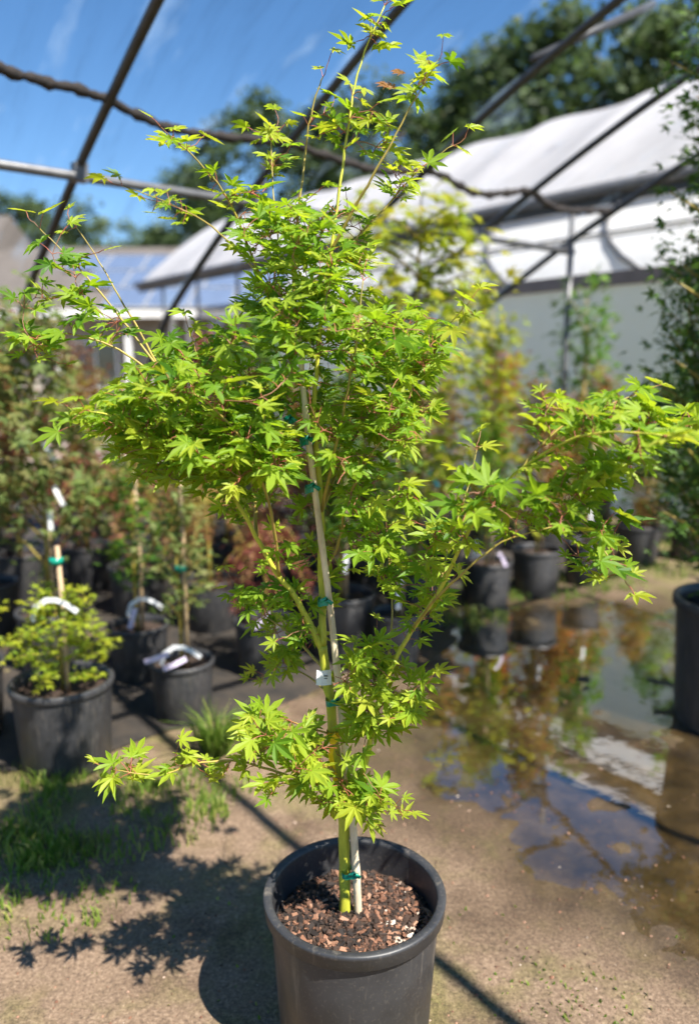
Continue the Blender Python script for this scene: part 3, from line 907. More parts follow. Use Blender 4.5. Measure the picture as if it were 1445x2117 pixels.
G = 'potted plants standing in the rows'
PP = [
 ('potted_maple', 'large black pot of low lime-leaved maple with bare stake and white strap tag', -1.18, 2.98, .205, .37, 'spread', 0, 'leaf_lime', .46, 1.25, 0.4, .62, [], (0.0, -0.02, .72), (0.86,)),
 ('potted_maple', 'small black pot with lilac tag on soil and tall pale stake near the grass tuft', -.785, 3.42, .15, .29, 'sparse', 0, 'leaf_muted', 1.05, .8, 1.2, 1.05, [(-.03, -.12, .37, 'lilac', 1.4), (.05, -.13, .35, 'lilac', 1.3)], (0.0, -0.03, .37), (.72,)),
 ('potted_maple', 'shaded staked pot between the lime maple and the lilac tag pot', -1.12, 3.9, .16, .30, 'sparse', 1, 'leaf_green', 1.0, .9, 2.2, .85, [(.02, -.1, .42, 'lilac', .4)], (0.05, -0.03, .45), ()),
 ('potted_laceleaf_maple', 'reddish laceleaf maple in a black pot just left of the bright trunk', -.46, 3.95, .16, .31, 'laceleaf', 0, 'leaf_red', .72, .7, 0.3, 0, [(.05, -.13, .38, 'lilac', 1.0)], None, ()),
 ('potted_maple', 'wide black pot seen right behind the stake of the main maple', -.05, 4.25, .20, .36, 'upright', 0, 'leaf_green', 1.3, .7, 0.9, .9, [(.03, -.05, .6, 'paper', .2)], None, ()),
 ('potted_maple', 'narrow black pot with white tag, below the right limb of the main maple', .26, 4.1, .14, .30, 'sparse', 1, 'leaf_green', .95, .8, 0.2, .7, [(.0, -.03, .44, 'paper', .1), (.03, -.04, .58, 'paper', .3)], None, ()),
 ('potted_maple', 'tall lime-yellow maple rising behind the right side of the main maple', .42, 4.75, .20, .36, 'bushy', 0, 'leaf_lime', 2.4, 1.0, 0.0, 1.2, [(.06, -.05, 1.0, 'teal', -.5)], None, ()),
 ('potted_maple', 'lit black pot at the near edge of the puddle weeds with lilac tags', .95, 5.2, .18, .33, 'upright', 1, 'leaf_green', 1.05, .8, 2.0, .8, [(.05, -.15, .42, 'lilac', -.4), (-.1, -.12, .5, 'paper', .2)], None, ()),
 ('potted_maple', 'black pot second from the left along the far puddle edge', 1.36, 5.45, .18, .34, 'upright', 0, 'leaf_rust', 1.25, .8, 3.0, .9, [(.03, -.06, .62, 'paper', .1)], None, ()),
 ('potted_maple', 'small black pot third along the far puddle edge under hanging maple leaves', 1.80, 5.75, .15, .33, 'sparse', 0, 'leaf_green', 1.0, .9, 4.0, .8, [(.0, -.05, .6, 'paper', .0)], None, ()),
 ('potted_shrub', 'grey-lit pot with a dark upright shrub standing alone on the far right track', 2.95, 7.3, .20, .36, 'bushy', 1, 'leaf_dark', 1.3, .8, 1.0, 0, [], None, ()),
 ('potted_shrub', 'pot with a dark shrub at the right edge beyond the lone grey-lit pot', 4.1, 8.4, .22, .38, 'bushy', 0, 'leaf_dark', 1.6, .8, 2.0, 0, [], None, ()),
 # left rows further back
 ('potted_maple', 'lime maple cut by the left edge at the front of the row', -1.72, 3.2, .19, .35, 'spread', 1, 'leaf_lime', .55, 1.1, 1.1, .9, [(.05, -.05, 1.0, 'paper', .1)], None, ()),
 ('potted_maple', 'upright mottled maple with white tags behind the lime maple on the left', -1.62, 4.0, .18, .34, 'upright', 1, 'leaf_muted', 1.7, .95, 0.5, 1.0, [(.06, -.05, .9, 'paper', .1), (.09, -.05, 1.02, 'paper', -.3), (.05, -.05, 1.25, 'paper', -.4)], None, ()),
 ('potted_maple', 'red-leaved maple filling the left edge at eye level', -2.2, 4.5, .19, .35, 'upright', 0, 'leaf_red', 1.7, 1.05, 1.5, 1.0, [(.06, -.05, 1.35, 'paper', -.4)], None, ()),
 ('potted_laceleaf_maple', 'wide rusty red laceleaf maple left of the tall pale stake', -1.42, 5.0, .19, .34, 'laceleaf', 1, 'leaf_red', .95, .9, 0.9, 0, [], None, ()),
 ('potted_laceleaf_maple', 'rusty laceleaf maple behind the lilac tag pot', -.88, 4.7, .19, .33, 'laceleaf', 0, 'leaf_rust', .85, .85, 1.9, 0, [], None, ()),
 ('potted_maple', 'slender maple with leaning white tag left of the main maple crown base', -.66, 5.3, .17, .33, 'sparse', 1, 'leaf_green', 1.5, .9, 2.9, 1.25, [(.03, -.05, .78, 'paper', -.6), (.06, -.05, .92, 'paper', -.6)], None, ()),
 ('potted_maple', 'brownish maple in the third row behind the main maple trunk', -.30, 5.6, .18, .34, 'bushy', 1, 'leaf_red', 1.15, .8, 1.9, .6, [(.05, -.1, .7, 'paper', .2)], None, ()),
 ('potted_maple', 'muted green maple in the back left row below the house roof', -2.75, 5.9, .19, .35, 'upright', 1, 'leaf_muted', 1.6, 1.0, 2.5, 1.1, [], None, ()),
 ('potted_maple', 'mixed rust maple in the back left row below the solar panels', -2.15, 6.3, .19, .35, 'bushy', 1, 'leaf_rust', 1.35, .9, 3.5, .8, [], None, ()),
 ('potted_maple', 'dark red maple in the back row behind the left limb', -1.25, 6.5, .19, .35, 'upright', 0, 'leaf_red', 1.6, .9, 0.3, 1.0, [(.03, -.04, 1.1, 'paper', .1)], None, ()),
 ('potted_maple', 'green maple in the back row with long white tag strip', -.75, 6.9, .19, .35, 'upright', 1, 'leaf_green', 1.85, .8, 0.8, 1.3, [(.03, -.04, 1.3, 'paper', .1)], None, ()),
 # right rows further back
 ('potted_maple', 'rust maple with teal tag right of the main maple crown', .75, 6.2, .19, .35, 'upright', 0, 'leaf_rust', 1.25, .9, 1.0, 1.0, [(-.03, -.1, 1.02, 'teal', -.5)], None, ()),
 ('potted_maple', 'tall thin staked maple against the grey-green greenhouse side, leftmost', 1.25, 6.9, .18, .35, 'sparse', 0, 'leaf_lime', 1.9, .9, 2.0, 1.5, [], None, ()),
 ('potted_maple', 'bushy rust-red maple below the greenhouse base board', 1.75, 6.7, .19, .35, 'bushy', 0, 'leaf_rust', 1.05, 1.0, 2.6, 0, [(.0, -.2, .6, 'paper', 0)], None, ()),
 ('potted_maple', 'thin staked maple in front of the end post', 2.2, 7.4, .18, .35, 'sparse', 1, 'leaf_green', 2.1, .85, 3.1, 1.7, [], None, ()),
 ('potted_maple', 'low rust maple at the right of the back row', 2.45, 6.4, .19, .33, 'bushy', 1, 'leaf_rust', .6, 1.1, 1.4, 0, [], None, ()),
 ('potted_maple', 'slim bare-stemmed maple with brown stake in the right back row', 2.95, 6.5, .18, .33, 'sparse', 0, 'leaf_green', 1.75, .8, 0.4, 1.6, [], None, ()),
 ('potted_maple', 'orange-leaved maple in the right back row beside the slim one', 2.55, 7.9, .19, .35, 'upright', 1, 'leaf_rust', 1.35, 1.0, 0.7, 0, [], None, ()),
]
for (nm, lab, x, y, R, Hh, kd, s, mt, ht, spd, rot, stk, tg, stp, ti) in PP:
    plant(nm, lab, 'potted plant', x, y, R, Hh, kd, s, mt, ht, spd, rot, stk, tg, stp, G, ties=ti)

FL = [(-2.75, 4.85, 'bushy', 'leaf_red', 1.3, 'bushy red maple at the left edge, behind the mottled maple with white tags'),
      (-2.35, 5.35, 'upright', 'leaf_rust', 1.3, 'upright rust maple beside the red one at the left edge'),
      (-1.95, 5.6, 'laceleaf', 'leaf_red', .95, 'weeping red laceleaf between the rust maple and the wide laceleaf'),
      (-1.75, 6.1, 'bushy', 'leaf_muted', 1.25, 'bushy muted green maple behind the wide rusty laceleaf'),
      (-.95, 5.8, 'laceleaf', 'leaf_red', .9, 'small red laceleaf behind the tall pale stake'),
      (-.42, 6.35, 'upright', 'leaf_rust', 1.3, 'upright rust maple glimpsed under the left limb of the main maple'),
      (-.12, 6.7, 'bushy', 'leaf_green', 1.2, 'bushy green maple glimpsed straight behind the main stake'),
      (-.2, 4.95, 'laceleaf', 'leaf_red', 1.0, 'low red laceleaf right behind the wide pot at the main stake'),
      (.12, 5.5, 'bushy', 'leaf_red', 1.0, 'bushy dark red maple glimpsed between main stake and right limb'),
      (-2.6, 7.3, 'upright', 'leaf_red', 1.6, 'tall red maple in the rearmost left row below the white fascia'),
      (-1.6, 7.3, 'bushy', 'leaf_rust', 1.3, 'bushy rust maple in the rearmost left row below the solar panels'),
      (.62, 7.2, 'bushy', 'leaf_rust', 1.15, 'bushy rust maple right of the crown, below the teal tag maple top'),
      (1.5, 7.6, 'upright', 'leaf_orange', 1.5, 'upright orange-red maple in the middle of the right back row'),
      (2.05, 6.9, 'bushy', 'leaf_orange', 1.1, 'bushy orange-red maple at the foot of the end post'),
      (3.45, 7.2, 'bushy', 'leaf_green', 1.2, 'bushy green maple left of the lone far pots at the right')]
for k, (x, y, kd, mt, ht, lab) in enumerate(FL):
    plant('potted_maple', lab, 'potted plant', x, y, .18, .34, kd, k % 2, mt, ht, .9, k * 1.7, .9 if k % 3 == 0 and kd != 'laceleaf' else 0, [(.05, -.08, .6 + .3 * rnd.random(), 'paper', rnd.gauss(0, .3))] if k % 2 else [], None, G)

# big pot with the fine-leaved tall shrub at the right edge
t = plant('potted_tall_shrub', 'tall thin-leaved shrub in a big black pot cut by the right edge', 'potted plant', 1.80, 3.38, .30, .60, 'fine', 0, 'leaf_dark', 2.9, 0.85, 0.5, 0, lean=(0.0, -0.06))
for k, (dx, dy, sx, sy, hgt) in enumerate([(.05, .02, -0.14, .0, 2.7), (-.06, .05, -.22, -.05, 2.9), (-.10, -.05, -.05, .1, 2.3), (.02, .08, -.10, .08, 2.8), (-.12, .0, -.16, .04, 1.7)]):
    fm_, tm_ = foliage_mesh('fine', k % 2, 'leaf_dark')
    for nm, me_ in (('stem', tm_), ('foliage', fm_)):
        o = obj(nm, me_, t, (dx, dy, .5)); o.scale = (hgt * .8, hgt * .8, hgt); o.rotation_euler = (sy, sx, k * 1.3)
        if nm == 'foliage': o['kind'] = 'stuff'

# ------------------------------------------------------------------ weeds and grass
def blades(name, label, regions, seed):
    r = np.random.default_rng(seed); m = MB()
    for (cx, cy, rx, ry, n, h0, h1, tuft) in regions:
        for k in range(n):
            a = r.random() * 6.283; q = math.sqrt(r.random())
            x = cx + rx * q * math.cos(a); y = cy + ry * q * math.sin(a)
            if not tuft and float(fbm(x * 3, y * 3, 77, 3)) < 0.26 + 0.2 * r.random(): continue
            z = ground_z(x, y) - 0.004; h = h0 + (h1 - h0) * r.random(); w = 0.0025 + 0.003 * r.random()
            if tuft:
                dx = (x - cx) / rx; dy = (y - cy) / ry; x = cx + dx * rx * .25; y = cy + dy * ry * .25
                ln = Vector((dx, dy, 0)) * h * 0.9
            else:
                ln = Vector((r.normal(), r.normal(), 0)) * h * 0.35
            p = Vector((x, y, z)); s = Vector((math.cos(a * 3), math.sin(a * 3), 0)) * w
            p1 = p + ln * .35 + Vector((0, 0, h * .62)); p2 = p + ln + Vector((0, 0, h * (0.9 if not tuft else .75)))
            m.add([p - s, p + s, p1 + s * .8, p1 - s * .8, p2], [(0, 1, 2, 3), (3, 2, 4)], float(np.clip(0.45 + 0.3 * r.normal(), 0, 1)))
    o = obj(name, m.mesh(name, M['grass'], False, True))
    o['kind'] = 'stuff'; o['label'] = label; o['category'] = 'grass'
    return o
g0 = on_ground(190, 1690); g1 = on_ground(60, 1700); g2 = on_ground(330, 1640); g3 = on_ground(60, 1850)
blades('weed_patch', 'patch of green weeds and grass on the ground before the left pots',
       [(g0.x, g0.y, .50, .30, 2300, .02, .085, False), (g1.x - .1, g1.y, .45, .34, 1700, .02, .09, False), (g2.x, g2.y, .36, .2, 500, .02, .07, False), (g3.x, g3.y, .35, .25, 500, .015, .05, False),
        (-.2, 1.75, 1.0, .5, 160, .008, .02, False)], 5)
t0 = on_ground(450, 1560); t1 = on_ground(540, 1545)
blades('grass_tuft', 'fan-shaped pale grass tuft left of the lowest maple leaves', [(t0.x, t0.y, .17, .14, 260, .12, .26, True), (t1.x, t1.y, .12, .1, 120, .10, .22, True)], 6)
e = [on_ground(px, py) for px, py in ((900, 1270), (1000, 1225), (1120, 1220), (1230, 1205), (1330, 1180), (1400, 1120))]
blades('puddle_weeds', 'low weeds along the far edge of the puddle', [(p.x, p.y, .5, .28, 420, .03, .09, False) for p in e] + [(2.6, 3.0, .7, .4, 0, .02, .05, False)], 7)
b1 = on_ground(1330, 2030)
blades('moss_weeds', 'sparse short weeds in the lower right corner', [(b1.x, b1.y, .4, .2, 260, .008, .022, False)], 9)

# pebbles and bits of litter
m = MB(); r = np.random.default_rng(3)
for k in range(5200):
    y = 1.2 + 3.2 * r.random() ** 1.4; x = (r.random() - .5) * (1.4 + y * .9)
    s = 0.0015 + 0.0055 * r.random() ** 3
    z = ground_z(x, y)
    if z < WATER_Z - .004: continue
    c = Vector((x, y, z + s * .2)); R_ = Matrix.Rotation(r.random() * 6.28, 3, 'Z')
    vs = [c + R_ @ Vector(p) for p in ((s, 0, 0), (0, s * .7, 0), (-s * .9, 0, 0), (0, -s * .8, 0), (0.1 * s, 0, s * .7), (0, 0, -s * .6))]
    m.add(vs, [(0, 1, 4), (1, 2, 4), (2, 3, 4), (3, 0, 4), (1, 0, 5), (2, 1, 5), (3, 2, 5), (0, 3, 5)], float(0.3 + 0.7 * r.random()))
for k in range(420):     # bits floating on the puddle
    x = 0.3 + 1.6 * r.random(); y = 2.0 + 2.6 * r.random(); s = 0.002 + 0.008 * r.random() ** 3
    if ground_z(x, y) > WATER_Z: continue
    a_ = r.random() * 6.28; ca, sa = math.cos(a_) * s, math.sin(a_) * s
    m.add([(x + ca, y + sa, WATER_Z + .001), (x - sa * .5, y + ca * .5, WATER_Z + .0025), (x - ca, y - sa, WATER_Z + .001), (x + sa * .5, y - ca * .5, WATER_Z + .0015)], [(0, 1, 2, 3)], float(0.4 + 0.6 * r.random()))
obj('pebbles', m.mesh('pebbles', M['chip'], False, True), kind='stuff', label='fine pebbles and litter scattered on the sandy ground', category='pebbles')

# ------------------------------------------------------------------ the maple in its pot
RC = Vector((0.012, 1.632, 0.0)); RR = 0.216; PH = 0.405
root = thing('potted_japanese_maple', 'staked bright green maple in a large black pot, the sharp foreground tree', 'potted tree', RC)
def ro(name, mbx, mat, parent=None, smooth=True, tint=False, **kw):
    mbx.v = [tuple(Vector(p) - RC) for p in mbx.v]
    return obj(name, mbx.mesh(name, mat, smooth, tint), parent or root, **kw)
m = MB(); m.lathe([(0.0, 0.0), (.172, 0.0), (.178, .006), (.1995, .365), (.1995, .372)], 96, RC); m.lathe([(.194, .40), (.193, .36), (.176, .2), (.17, .1)], 96, RC)
pot = ro('pot', m, M['pot'])
m = MB(); m.lathe([(.1985, .366), (.209, .3655), (.2125, .369), (.213, .392), (.2155, .396), (.216, .401), (.214, .405), (.2085, .4065), (.2, .4055), (.195, .402), (.1935, .396)], 96, RC)
rim = ro('rim', m, M['pot'], pot)
SZ = 0.325
m = MB(); vs = []; n = 72; rings = 26
for ring in range(rings + 1):
    for k in range(n):
        a = 2 * math.pi * k / n; rr = .188 * ring / rings
        x, y = rr * math.cos(a), rr * math.sin(a)
        vs.append((RC.x + x, RC.y + y, SZ + 0.014 * (float(fbm(x * 40 + 9, y * 40 + 9, 4, 3)) - .45) + 0.012 * math.exp(-(rr / .06) ** 2) - .004 * (rr / .188)))
m.add(vs, [(i * n + k, (i + 1) * n + k, (i + 1) * n + (k + 1) % n, i * n + (k + 1) % n) for i in range(rings) for k in range(n)])
ro('soil', m, M['soil'])
m = MB(); r = np.random.default_rng(8)
for k in range(2300):
    a = r.random() * 6.283; q = .184 * math.sqrt(r.random()); x, y = q * math.cos(a), q * math.sin(a)
    zz = SZ + 0.014 * (float(fbm(x * 40 + 9, y * 40 + 9, 4, 3)) - .45) + 0.012 * math.exp(-(q / .06) ** 2) - .004 * (q / .188)
    light = float(np.clip(r.random() ** 2.0 * 0.92 + (0.22 if x > 0.03 and y > -0.1 else 0) * r.random(), 0, 1))  # lighter tint on the right: sunlit side put into the chip colour
    L = 0.003 + 0.012 * r.random() ** 2.2; w = L * (0.35 + .4 * r.random()); hgt = 0.0015 + .003 * r.random()
    Rm = Matrix.Rotation(r.random() * 6.28, 3, 'Z') @ Matrix.Rotation(r.normal() * .35, 3, 'X') @ Matrix.Rotation(r.normal() * .35, 3, 'Y')
    c = Vector((RC.x + x, RC.y + y, zz + hgt * .6))
    ps = [(-L, -w * .6, 0), (L * .7, -w, 0), (L, w * .5, 0), (-L * .6, w, 0)]
    vs = [c + Rm @ Vector(p) for p in ps] + [c + Rm @ Vector((p[0] * .85, p[1] * .85, hgt)) for p in ps]
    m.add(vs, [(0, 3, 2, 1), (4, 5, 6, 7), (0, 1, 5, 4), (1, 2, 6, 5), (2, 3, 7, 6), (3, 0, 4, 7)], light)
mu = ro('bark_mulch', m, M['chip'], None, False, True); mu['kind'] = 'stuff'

Y0 = 1.655
SK = {}   # name -> list of (Vector, radius)
def limb(name, pts, r0, r1, wiggle=0.0016):
    P = [at_y(px, py, Y0 + dy) for px, py, dy in pts]
    C = smooth_curve(P, 5)
    n = len(C)
    out = []
    for i, p in enumerate(C):
        t = i / (n - 1)
        j = Vector((rnd.gauss(0, 1), rnd.gauss(0, 1), rnd.gauss(0, .5))) * wiggle * (0 if i == 0 else 1) * .5
        out.append((p + j, r0 + (r1 - r0) * t ** 0.8))
    SK[name] = out
    return out
limb('trunk', [(714, 1890, 0), (712, 1790, 0), (711, 1700, 0), (701, 1610, 0), (690, 1520, 0), (684, 1450, 0), (673, 1385, 0), (667, 1335, 0)], .0142, .0102, .002)
limb('leader', [(667, 1335, 0), (667, 1240, .01), (664, 1150, .01), (664, 1060, 0), (657, 960, 0), (649, 860, -.01), (655, 760, -.02), (665, 650, -.02), (684, 520, -.03), (701, 400, -.02), (722, 250, 0), (745, 130, .02), (795, 12, .03)], .0092, .0013)
limb('leader_b', [(657, 960, 0), (643, 900, .03), (625, 770, .04), (612, 650, .04), (606, 540, .03), (620, 420, .03), (633, 300, .05), (650, 210, .05), (668, 160, .05)], .0055, .0012)
limb('c', [(684, 520, -.03), (738, 420, -.06), (790, 330, -.08), (838, 240, -.08), (892, 145, -.09)], .0038, .001)
limb('d', [(676, 580, -.03), (730, 500, .04), (800, 425, .07), (868, 350, .08), (935, 300, .08)], .0034, .001)
limb('e', [(649, 860, -.01), (598, 740, .05), (548, 600, .08), (505, 490, .06), (470, 410, .03), (412, 335, 0), (356, 285, -.02)], .0048, .001)
limb('e2', [(560, 640, .07), (575, 500, .16), (565, 390, .22), (560, 290, .26)], .0028, .001)
limb('e3', [(530, 560, .07), (440, 470, .20), (350, 420, .26), (255, 385, .30)], .0026, .001)
limb('f', [(667, 1345, 0), (640, 1290, -.01), (607, 1228, -.02), (577, 1192, -.03), (530, 1110, -.05), (485, 1030, -.08), (430, 965, -.11), (360, 900, -.15), (270, 868, -.2), (185, 850, -.24)], .0088, .0012)
limb('g', [(485, 1030, -.08), (432, 925, -.06), (380, 835, -.05), (305, 765, -.05), (230, 715, -.06), (140, 690, -.08), (75, 700, -.1)], .0048, .001)
limb('h', [(380, 835, -.05), (300, 722, -.02), (222, 622, 0), (150, 540, .02), (82, 472, .02)], .0034, .001)
limb('i', [(345, 790, -.05), (292, 690, .02), (245, 610, .07), (205, 540, .1), (160, 470, .1)], .003, .001)
limb('j', [(530, 1110, -.05), (522, 1000, .03), (475, 880, .08), (425, 780, .1), (395, 690, .1)], .0046, .001)
limb('j2', [(577, 1192, -.03), (560, 1060, -.12), (520, 940, -.18), (450, 850, -.22), (380, 800, -.25)], .0045, .001)
limb('k', [(711, 1700, 0), (735, 1640, -.02), (758, 1570, -.04), (778, 1470, -.06), (805, 1390, -.08), (850, 1305, -.1), (905, 1225, -.13), (960, 1115, -.18), (1010, 1035, -.22), (1070, 975, -.26), (1170, 912, -.33), (1260, 893, -.38), (1370, 900, -.43)], .0085, .0012)
limb('k2', [(1010, 1035, -.22), (1085, 1060, -.2), (1180, 1085, -.2), (1240, 1130, -.22), (1280, 1185, -.24)], .003, .001)
limb('k3', [(1070, 975, -.26), (1150, 890, -.25), (1240, 845, -.24), (1315, 815, -.22)], .003, .001)
limb('k4', [(905, 1225, -.13), (930, 1120, -.02), (960, 1030, .05), (985, 930, .1)], .0035, .001)
limb('k5', [(850, 1305, -.1), (890, 1250, -.2), (960, 1180, -.28), (1040, 1120, -.30), (1140, 1090, -.32)], .0035, .001)
limb('l', [(664, 1060, 0), (702, 960, .06), (742, 890, .1), (802, 810, .12), (870, 740, .12), (955, 640, .12)], .005, .001)
limb('m', [(666, 1190, .01), (700, 1120, .0), (716, 1040, -.04), (760, 950, -.1), (815, 880, -.14)], .0045, .001)
limb('m2', [(664, 1100, 0), (640, 1000, .1), (600, 880, .16), (590, 760, .2), (600, 640, .2)], .0045, .001)
limb('m3', [(664, 1060, 0), (690, 940, -.08), (720, 800, -.12), (740, 680, -.12), (750, 580, -.1)], .0045, .001)
limb('n', [(703, 1630, 0), (640, 1618, -.05), (560, 1592, -.08), (480, 1572, -.1), (400, 1580, -.12), (330, 1602, -.14), (240, 1592, -.15)], .0045, .001)
limb('o', [(706, 1665, 0), (730, 1655, -.05), (775, 1650, -.1), (815, 1665, -.14)], .003, .001)
limb('p', [(690, 1520, 0), (640, 1505, -.05), (590, 1490, -.1), (545, 1500, -.12)], .003, .001)
limb('q', [(778, 1470, -.06), (810, 1440, -.1), (860, 1420, -.13)], .0026, .001)
limb('r', [(790, 1430, -.07), (810, 1290, -.02), (806, 1190, .02), (800, 1100, .04)], .003, .001)
limb('s', [(673, 1385, 0), (605, 1315, .05), (540, 1265, .08), (485, 1205, .1)], .004, .001)
limb('s2', [(684, 1440, 0), (640, 1400, .08), (590, 1380, .12), (545, 1395, .14)], .003, .001)
limb('w', [(701, 1600, 0), (660, 1580, -.1), (620, 1590, -.16), (585, 1620, -.2)], .003, .001)
trunk_m = MB()
tp = SK['trunk']
pts = [p for p, _ in tp]; rad = [q * (1 + 0.05 * math.sin(i * 1.9) + (.12 if i % 9 == 0 else 0)) for i, (_, q) in enumerate(tp)]
pts = [pts[0] - Vector((0, 0, .05))] + pts; rad = [rad[0] * 1.25] + rad
trunk_m.tube(pts, rad, 14)
trunk = ro('trunk', trunk_m, M['bark'])
for k, v in SK.items():
    if k == 'trunk': continue
    m = MB(); m.tube([p for p, _ in v], [q for _, q in v], 8)
    ro('branch', m, M['bark'] if k in ('f', 'k', 'leader') else M['branch'], trunk)

# leaf crown: twigs reach for points of the crown, leaves sit in pairs along them
REG = [ # polygon, twigs, dy mean, dy spread, leaf size, tint
 ([(480, 440), (560, 420), (640, 440), (740, 430), (750, 520), (740, 600), (830, 650), (900, 660), (900, 760), (880, 880), (800, 960), (770, 1000), (700, 1030), (560, 1020), (440, 1000), (330, 990), (260, 940), (200, 880), (170, 830), (300, 790), (330, 690), (430, 660), (520, 640), (520, 560), (490, 480)], 300, .0, .22, .043, .42),
 ([(170, 835), (300, 790), (430, 770), (560, 860), (640, 960), (560, 1010), (440, 1000), (330, 990), (260, 940), (200, 880)], 62, -.16, .10, .050, .52),
 ([(480, 430), (740, 380), (760, 520), (720, 620), (520, 620)], 24, .02, .16, .042, .35),
 ([(60, 465), (160, 450), (250, 590), (380, 680), (420, 760), (330, 820), (180, 770), (60, 735), (45, 650), (70, 560)], 19, -.02, .10, .046, .36),
 ([(640, 330), (650, 180), (690, 150), (720, 250), (740, 100), (790, 10), (812, 10), (800, 100), (760, 180), (850, 200), (880, 130), (930, 130), (900, 200), (840, 300), (930, 290), (930, 320), (820, 400), (760, 330)], 17, 0, .08, .045, .60),
 ([(340, 260), (420, 290), (500, 370), (560, 380), (540, 440), (440, 400)], 7, 0, .06, .044, .58),
 ([(230, 370), (350, 390), (420, 440), (360, 450)], 3, .26, .05, .05, .6),
 ([(520, 260), (620, 250), (600, 360), (540, 360)], 4, .25, .05, .045, .62),
 ([(740, 600), (830, 650), (970, 620), (975, 690), (900, 760), (880, 880), (800, 960), (740, 800)], 46, .06, .16, .045, .52),
 ([(970, 930), (1060, 860), (1200, 830), (1310, 790), (1345, 830), (1430, 880), (1440, 920), (1340, 950), (1280, 1010), (1180, 1060), (1060, 1080), (960, 1110), (900, 1060)], 52, -.27, .10, .049, .45),
 ([(1060, 1060), (1200, 1060), (1270, 1090), (1290, 1195), (1240, 1180), (1150, 1110)], 9, -.22, .05, .049, .40),
 ([(740, 1100), (830, 1000), (900, 1050), (960, 1110), (940, 1200), (890, 1280), (850, 1300), (780, 1320), (765, 1230)], 28, -.08, .12, .045, .5),
 ([(700, 1340), (850, 1360), (870, 1430), (830, 1520), (820, 1560), (740, 1560), (700, 1480)], 28, -.08, .08, .049, .6),
 ([(530, 1470), (620, 1460), (700, 1500), (720, 1600), (820, 1620), (825, 1685), (720, 1690), (640, 1680), (560, 1620), (500, 1560)], 44, -.1, .09, .049, .62),
 ([(480, 1190), (600, 1150), (640, 1250), (650, 1330), (560, 1420), (470, 1300)], 18, .06, .10, .043, .42),
 ([(240, 1580), (350, 1550), (480, 1550), (520, 1590), (460, 1615), (370, 1620), (270, 1605)], 6, -.11, .04, .052, .66),
 ([(440, 1000), (560, 1040), (700, 1050), (770, 1000), (760, 1100), (700, 1160), (560, 1140), (490, 1150)], 15, .0, .14, .042, .42),
 ([(560, 1150), (640, 1180), (760, 1160), (700, 1330), (640, 1250)], 4, .03, .1, .042, .45),
]
node_p = []; node_d = []; node_r = []
for k, v in SK.items():
    for i, (p, q) in enumerate(v):
        if k == 'trunk' and i < 12: continue
        d = (v[min(i + 1, len(v) - 1)][0] - v[max(i - 1, 0)][0]).normalized()
        node_p.append(p); node_d.append(d); node_r.append(q)
node_p = [np.array(p) for p in node_p]
tips = []
for poly, cnt, dm, ds, ls, tn in REG:
    xs = [p[0] for p in poly]; ys = [p[1] for p in poly]
    got = 0
    while got < cnt:
        px = nr.uniform(min(xs), max(xs)); py = nr.uniform(min(ys), max(ys))
        if not bool(in_poly(np.array(px), np.array(py), poly)): continue
        dy = dm + float(np.clip(nr.normal(), -1.8, 1.8)) * ds * .6
        tips.append((at_y(px, py, Y0 + dy), ls, tn)); got += 1
NP0 = np.array(node_p)
tips.sort(key=lambda t: float(np.min(np.linalg.norm(NP0 - np.array(t[0]), axis=1))))
# branch end points are tips as well
for k, v in SK.items():
    if k == 'trunk': continue
    tips.append((v[-1][0] + (v[-1][0] - v[-3][0]).normalized() * .03, .044, .66))
NPA = np.zeros((60000, 3)); NPA[:len(node_p)] = NP0; cntn = len(node_p)
twig_m = MB(); pet_m = MB()
leaves = []   # (pos, normal, axis, size, tint)
def add_leaf(p, out, size, tint):
    """p = joint on the twig; out = horizontal-ish outward direction"""
    pl = size * rnd.uniform(.35, .75)
    od = (out + Vector((rnd.gauss(0, .25), rnd.gauss(0, .25), rnd.gauss(.12, .25)))).normalized()
    q = p + od * pl
    pet_m.tube([p, p + od * pl * .5 + Vector((0, 0, .002)), q], [.0011, .0008, .0008], 4, False)
    n = (Vector((0, 0, 1)) * .95 + SUND * .25 + Vector((rnd.gauss(0, .5), rnd.gauss(-.32, .5), rnd.gauss(0, .1)))).normalized()
    ax = (Vector((od.x, od.y, 0)).normalized() + Vector((rnd.gauss(0, .3), rnd.gauss(0, .3), rnd.gauss(.18, .3)))).normalized()
    leaves.append((q, n, ax, size * rnd.uniform(.5, 1.2), min(max(tint - .07 + rnd.gauss(0, .17), 0.0), .70 if rnd.random() < .97 else .86)))
